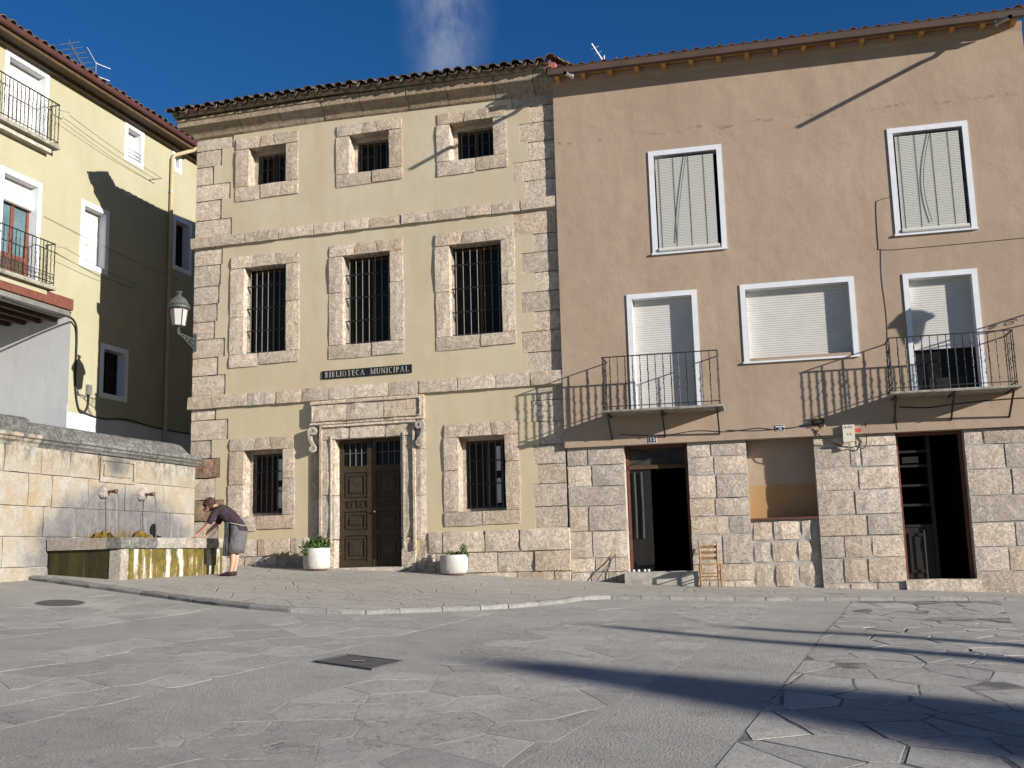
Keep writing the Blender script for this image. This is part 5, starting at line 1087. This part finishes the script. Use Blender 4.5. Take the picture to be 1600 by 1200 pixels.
def planter(pos, r_, h, label, kind):
    e = ob('planter', None, None, pos, (0, 0, 0)); tag(e, label, 'planter')
    ob('pot', MB().lathe([(r_ * .86, .02), (r_ * .93, .03), (r_, .10), (r_, h - .02), (r_ * .98, h), (r_ * .90, h), (r_ * .88, h - .06), (.02, h - .06)], 28).mesh('pot', 'pot_white', 0, True), e)
    ob('foot', MB().lathe([(r_ * .8, 0), (r_ * .8, .022)], 20).mesh('foot', 'red_wood'), e); ob('soil', MB().lathe([(r_ * .885, h - .05), (r_ * .5, h - .035), (.01, h - .03)], 16, (0, 0, 0), False).mesh('soil', 'soil'), e)
    rr = random.Random(int(r_ * 1000) + kind)
    def leaves(n_, cxs, mat, size, name):
        m_ = MB()
        for _ in range(n_):
            c0 = rr.choice(cxs); u, v, s_ = rr.uniform(0, 6.28), rr.uniform(-1, 1), rr.random() ** .45
            p = Vector((c0[0] + c0[3] * s_ * math.cos(u) * math.sqrt(1 - v * v), c0[1] + c0[3] * s_ * math.sin(u) * math.sqrt(1 - v * v), c0[2] + c0[4] * s_ * v))
            d = Vector((rr.uniform(-1, 1), rr.uniform(-1, 1), rr.uniform(-.4, .9))).normalized(); sd_ = d.orthogonal().normalized(); sd_ = (Matrix.Rotation(rr.uniform(0, 6.28), 3, d) @ sd_) * size * rr.uniform(.35, .6); d = d * size * rr.uniform(.7, 1.4)
            i = len(m_.v); m_.v += [tuple(p), tuple(p + d * .5 + sd_), tuple(p + d), tuple(p + d * .5 - sd_)]; m_.f.append((i, i + 1, i + 2, i + 3))
        o_ = ob(name, m_.mesh(name, mat), e); o_['kind'] = 'stuff'
    def stems(lst): o_ = MB(); [o_.tube(p, .005, 4) for p in lst]; ob('stems', o_.mesh('stems', 'leaf_dark'), e)
    if kind == 1:
        leaves(420, [(-.02, 0, h + .10, .20, .13), (-.16, -.12, h + .06, .16, .12), (-.17, -.2, h - .06, .10, .13), (.1, 0, h + .14, .14, .12), (.18, 0, h + .06, .12, .08)], 'leaf', .055, 'foliage')
        leaves(180, [(0, .05, h + .08, .22, .10)], 'leaf_dark', .055, 'dark_foliage'); leaves(60, [(.16, 0, h + .16, .12, .08)], 'leaf_dry', .045, 'dry_foliage')
        stems([[(0, 0, h - .05), (rr.uniform(-.1, .1), rr.uniform(-.1, .1), h + .1), (rr.uniform(-.22, .22), rr.uniform(-.15, .1), h + rr.uniform(.1, .3))] for _ in range(14)])
    else:
        leaves(150, [(.06, 0, h + .03, .18, .05), (.20, -.05, h + .08, .08, .12), (.24, -.08, h - .0, .06, .08)], 'leaf', .045, 'foliage'); leaves(110, [(.21, .0, h + .13, .08, .10), (-.05, 0, h + .03, .14, .04)], 'leaf_dry', .04, 'dry_foliage'); leaves(60, [(.02, .03, h + .02, .2, .03)], 'leaf_dark', .05, 'dark_foliage')
        stems([[(.1, 0, h - .05), (.18, 0, h + .1), (rr.uniform(.12, .28), rr.uniform(-.1, .1), h + rr.uniform(.1, .24))] for _ in range(9)] + [[(-.1, 0, h - .04), (-.11, 0, h + .12)]])
planter(gpos(LB, -5.41, -.50), .285, .46, 'round white planter full of trailing green plants left of the portal', 1)
planter(gpos(LB, -2.33, -.45), .285, .40, 'low round white planter with sparse leaves right of the portal', 2)

# ------------------------------------------------------------------ woman at the fountain
def skin(name, vs, es, mat, sub=1):
    me = bpy.data.meshes.new(name); me.from_pydata([v[:3] for v in vs], es, []); o_ = bpy.data.objects.new(name, me); C.objects.link(o_)
    o_.modifiers.new('s', 'SKIN'); sk = me.skin_vertices[0].data
    for i, v in enumerate(vs): r_ = v[3]; sk[i].radius = r_ if isinstance(r_, tuple) else (r_, r_); sk[i].use_root = i == 0
    sb = o_.modifiers.new('u', 'SUBSURF'); sb.levels = sub; sb.render_levels = sub
    dg = bpy.context.evaluated_depsgraph_get(); r = bpy.data.meshes.new_from_object(o_.evaluated_get(dg)); bpy.data.objects.remove(o_); r.materials.clear(); r.materials.append(MT[mat])
    r.polygons.foreach_set('use_smooth', [True] * len(r.polygons)); r.name = name; return r
wx, wy = -5.60, 21.02
wm = ob('person', None, None, (wx, wy, gz(wx, wy)), (0, 0, R(173))); tag(wm, 'person in dark blouse, grey skirt and apron bending over the fountain basin', 'person')
vs = [(-.17, 0, .88, (.15, .12)), (-.09, 0, 1.02, (.12, .10)), (.05, 0, 1.16, (.13, .11)), (.19, 0, 1.28, (.11, .10)), (.27, 0, 1.335, .052), (.325, 0, 1.365, .05),
      (.385, 0, 1.375, .085), (.44, 0, 1.355, .098), (.495, 0, 1.315, .085), (.515, 0, 1.275, .052)]
es = [(i, i + 1) for i in range(9)]
def chain(start, pts):
    p = start
    for v in pts: vs.append(v); es.append((p, len(vs) - 1)); p = len(vs) - 1
    return p
chain(8, [(.545, 0, 1.282, .016), (.56, 0, 1.268, .012)])                                   # nose
for s in (-1, 1):
    chain(7, [(.425, s * .095, 1.335, .02), (.415, s * .112, 1.335, .014)])                  # ears
    chain(0, [(-.15, s * .095, .80, .095), (-.09, s * .095, .50, .062), (-.11, s * .09, .33, .058), (-.07, s * .085, .10, .036), (-.06, s * .085, .055, .038), (.02, s * .09, .04, .034), (.10, s * .095, .028, .026)])
    dy = .16 if s > 0 else .13; hx = .62 if s > 0 else .58
    wr = chain(3, [(.22, s * .15, 1.27, .062), (.28, s * .19, 1.14, .05), (.34, s * .20, 1.03, .044), (.45, s * .18, .93, .040), (hx - .05, s * dy, .845, .028), (hx - .01, s * dy, .80, (.036, .020)), (hx + .03, s * dy, .775, (.038, .018))])
    for k, (oy, ln_) in enumerate(((-.027, .058), (-.009, .068), (.009, .064), (.027, .050))):
        chain(wr, [(hx + .05, s * dy + oy, .765, .0095), (hx + .05 + ln_ * .55, s * dy + oy * 1.15, .757, .009), (hx + .05 + ln_ * .8, s * dy + oy * 1.2, .742, .008), (hx + .05 + ln_ * .85, s * dy + oy * 1.2, .722, .007)])
    chain(wr - 1, [(hx + .0, s * (dy - .035), .785, .011), (hx + .035, s * (dy - .055), .765, .010), (hx + .06, s * (dy - .06), .752, .008)])   # thumb
body = ob('body', skin('body', vs, es, 'skin', 2), wm)
# hair: curly cap round the head
m = MB(); hr = random.Random(3)
rings = []
for t, (r1, r2) in zip((-.02, .03, .07, .11, .145, .165), ((.085, .085), (.128, .120), (.138, .128), (.13, .122), (.098, .095), (.04, .04))):
    c_ = Vector((.345, 0, 1.375)) + Vector((.85, 0, .12)).normalized() * t * 1.05; c_.z += .022
    rings.append((c_, Vector((-.12, 0, .99)) * r1, Vector((0, 1, 0)) * r2))
m.ell(rings); m.v = [(x + hr.uniform(-.012, .012), y + hr.uniform(-.012, .012), z + hr.uniform(-.012, .012)) for x, y, z in m.v]
hair = ob('hair', m.mesh('hair', 'hair', 0, False), wm)
m = MB()
for _ in range(90):
    a, b = hr.uniform(0, 6.28), hr.uniform(-.3, 1.4); d = Vector((math.cos(b) * math.cos(a), math.cos(b) * math.sin(a), math.sin(b))); c_ = Vector((.425, 0, 1.39)) + Vector((d.x * .115, d.y * .112, d.z * .10)); 
    if c_.x > .50 and c_.z < 1.36: continue
    m.lathe([(.004, -.02), (.02, -.008), (.022, .008), (.004, .02)], 5, tuple(c_))
ob('curls', m.mesh('curls', 'hair'), hair)['kind'] = 'stuff'
# blouse with elbow sleeves
bv = [(-.215, 0, .80, (.19, .175)), (-.20, 0, .88, (.185, .165)), (-.13, 0, 1.0, (.165, .150)), (-.01, 0, 1.13, (.168, .155)), (.11, 0, 1.235, (.165, .145)), (.20, 0, 1.295, (.13, .12)), (.265, 0, 1.335, (.07, .07))]; be = [(i, i + 1) for i in range(6)]
for s in (-1, 1):
    p = 4
    for v in ((.21, s * .16, 1.26, .085), (.27, s * .20, 1.16, .075), (.325, s * .205, 1.055, .068), (.345, s * .205, 1.02, .066)): bv.append(v); be.append((p, len(bv) - 1)); p = len(bv) - 1
ob('blouse', skin('blouse', bv, be, 'blouse', 2), wm)
m = MB()
m.ell([((-.15, 0, .97), (.15, 0, .05), (0, .165, 0)), ((-.17, 0, .88), (.175, 0, .03), (0, .19, 0)), ((-.15, 0, .72), (.185, 0, 0), (0, .20, 0)), ((-.115, 0, .56), (.18, 0, 0), (0, .205, 0)), ((-.10, 0, .43), (.178, 0, -.01), (0, .21, 0)), ((-.10, 0, .44), (.15, 0, 0), (0, .17, 0)), ((-.12, 0, .60), (.12, 0, 0), (0, .14, 0))])
m.v = [(x * (1 + .035 * math.sin(11 * math.atan2(y, x + .1)) * max(0, (.9 - z))) , y * (1 + .04 * math.sin(9 * math.atan2(y, x + .1) + 1) * max(0, .9 - z)), z) for x, y, z in m.v]
ob('skirt', m.mesh('skirt', 'skirt', 0, True), wm)
m = MB(); rows = []
for k in range(9):
    t = k / 8; z = 1.03 - t * .66; row = []
    for j in range(11):
        a = R(-78 + 156 * j / 10); cx_ = -.10 - .02 * t; rx = .19 + .035 * t + .012 * math.sin(j * 2.4 + k * .5); ry = .20 + .03 * t
        row.append((cx_ + rx * math.cos(a) + .02 * t, ry * math.sin(a), z + .02 * math.cos(a)))
    rows.append(row)
for r_ in rows: m.v += r_
for k in range(8):
    for j in range(10): i = k * 11 + j; m.f.append((i, i + 1, i + 12, i + 11))
ap = ob('apron', m.mesh('apron', 'apron', 0, True), wm)
ob('apron_string', MB().tube([(-.12 + .20 * math.cos(a), .20 * math.sin(a), 1.01 + .05 * math.cos(a)) for a in [R(60 + 24 * i) for i in range(11)]], .007, 5).mesh('apron_string', 'letter_grey'), ap)
for s in (-1, 1):
    m = MB(); m.ell([((-.12, s * .085, .05), (0, 0, .03), (0, .025, 0)), ((-.09, s * .085, .05), (0, 0, .05), (0, .044, 0)), ((-.02, s * .088, .045), (0, 0, .045), (0, .045, 0)), ((.06, s * .092, .035), (0, 0, .035), (0, .05, 0)), ((.12, s * .097, .026), (0, 0, .026), (0, .04, 0)), ((.15, s * .1, .02), (0, 0, .016), (0, .018, 0))])
    ob('shoe', m.mesh('shoe', 'shoe', 0, True), wm)

# ------------------------------------------------------------------ cypresses right of the view whose shadows cross the square
def cypress(tip, L_, r_, label, seed):
    hd = Vector((-sd.x, -sd.y)).normalized(); b = Vector(tip) + hd * L_; zg = road_z(tip[0], tip[1]); zb = road_z(b.x, b.y)
    h = zg + L_ * math.tan(SEL) - zb; e = ob('cypress_tree', None, None, (b.x, b.y, zb)); tag(e, label, 'tree', 'cypresses beyond the right edge')
    rr = random.Random(seed); ob('trunk', MB().tube([(0, 0, 0), (0, 0, h * .5), (0, 0, h * .95)], [.16 * r_ + .05, .1 * r_ + .03, .01], 8).mesh('trunk', 'bark'), e)
    m_ = MB()
    for _ in range(int(2600 * max(.5, r_))):
        t = rr.random() ** .8; R_ = r_ * math.sin(min(1, (1 - t) * 2.2 + .04) * math.pi / 2) * (.35 + .65 * (1 - t)); a = rr.uniform(0, 6.28); q_ = R_ * rr.random() ** .4; p = Vector((q_ * math.cos(a), q_ * math.sin(a), .5 + (h - .5) * t))
        d = Vector((math.cos(a) * .4, math.sin(a) * .4, 1)).normalized() * rr.uniform(.25, .5); s_ = Vector((-math.sin(a), math.cos(a), rr.uniform(-.4, .4))) * rr.uniform(.05, .12)
        i = len(m_.v); m_.v += [tuple(p), tuple(p + d * .5 + s_), tuple(p + d), tuple(p + d * .5 - s_)]; m_.f.append((i, i + 1, i + 2, i + 3))
    ob('crown', m_.mesh('crown', 'leaf_dark'), e)
cypress((.6, 10.75), 52, 6.8, 'broad cypress out of view whose soft shadow lies widest on the square', 1)
cypress((1.9, 14.2), 34, .34, 'slim cypress out of view casting the middle thin shadow line', 2)
cypress((3.6, 14.5), 34, .22, 'slim cypress out of view casting the farthest thin shadow line', 3)
cypress((3.2, 13.3), 34, .22, 'slim cypress out of view casting the nearest thin shadow line', 4)
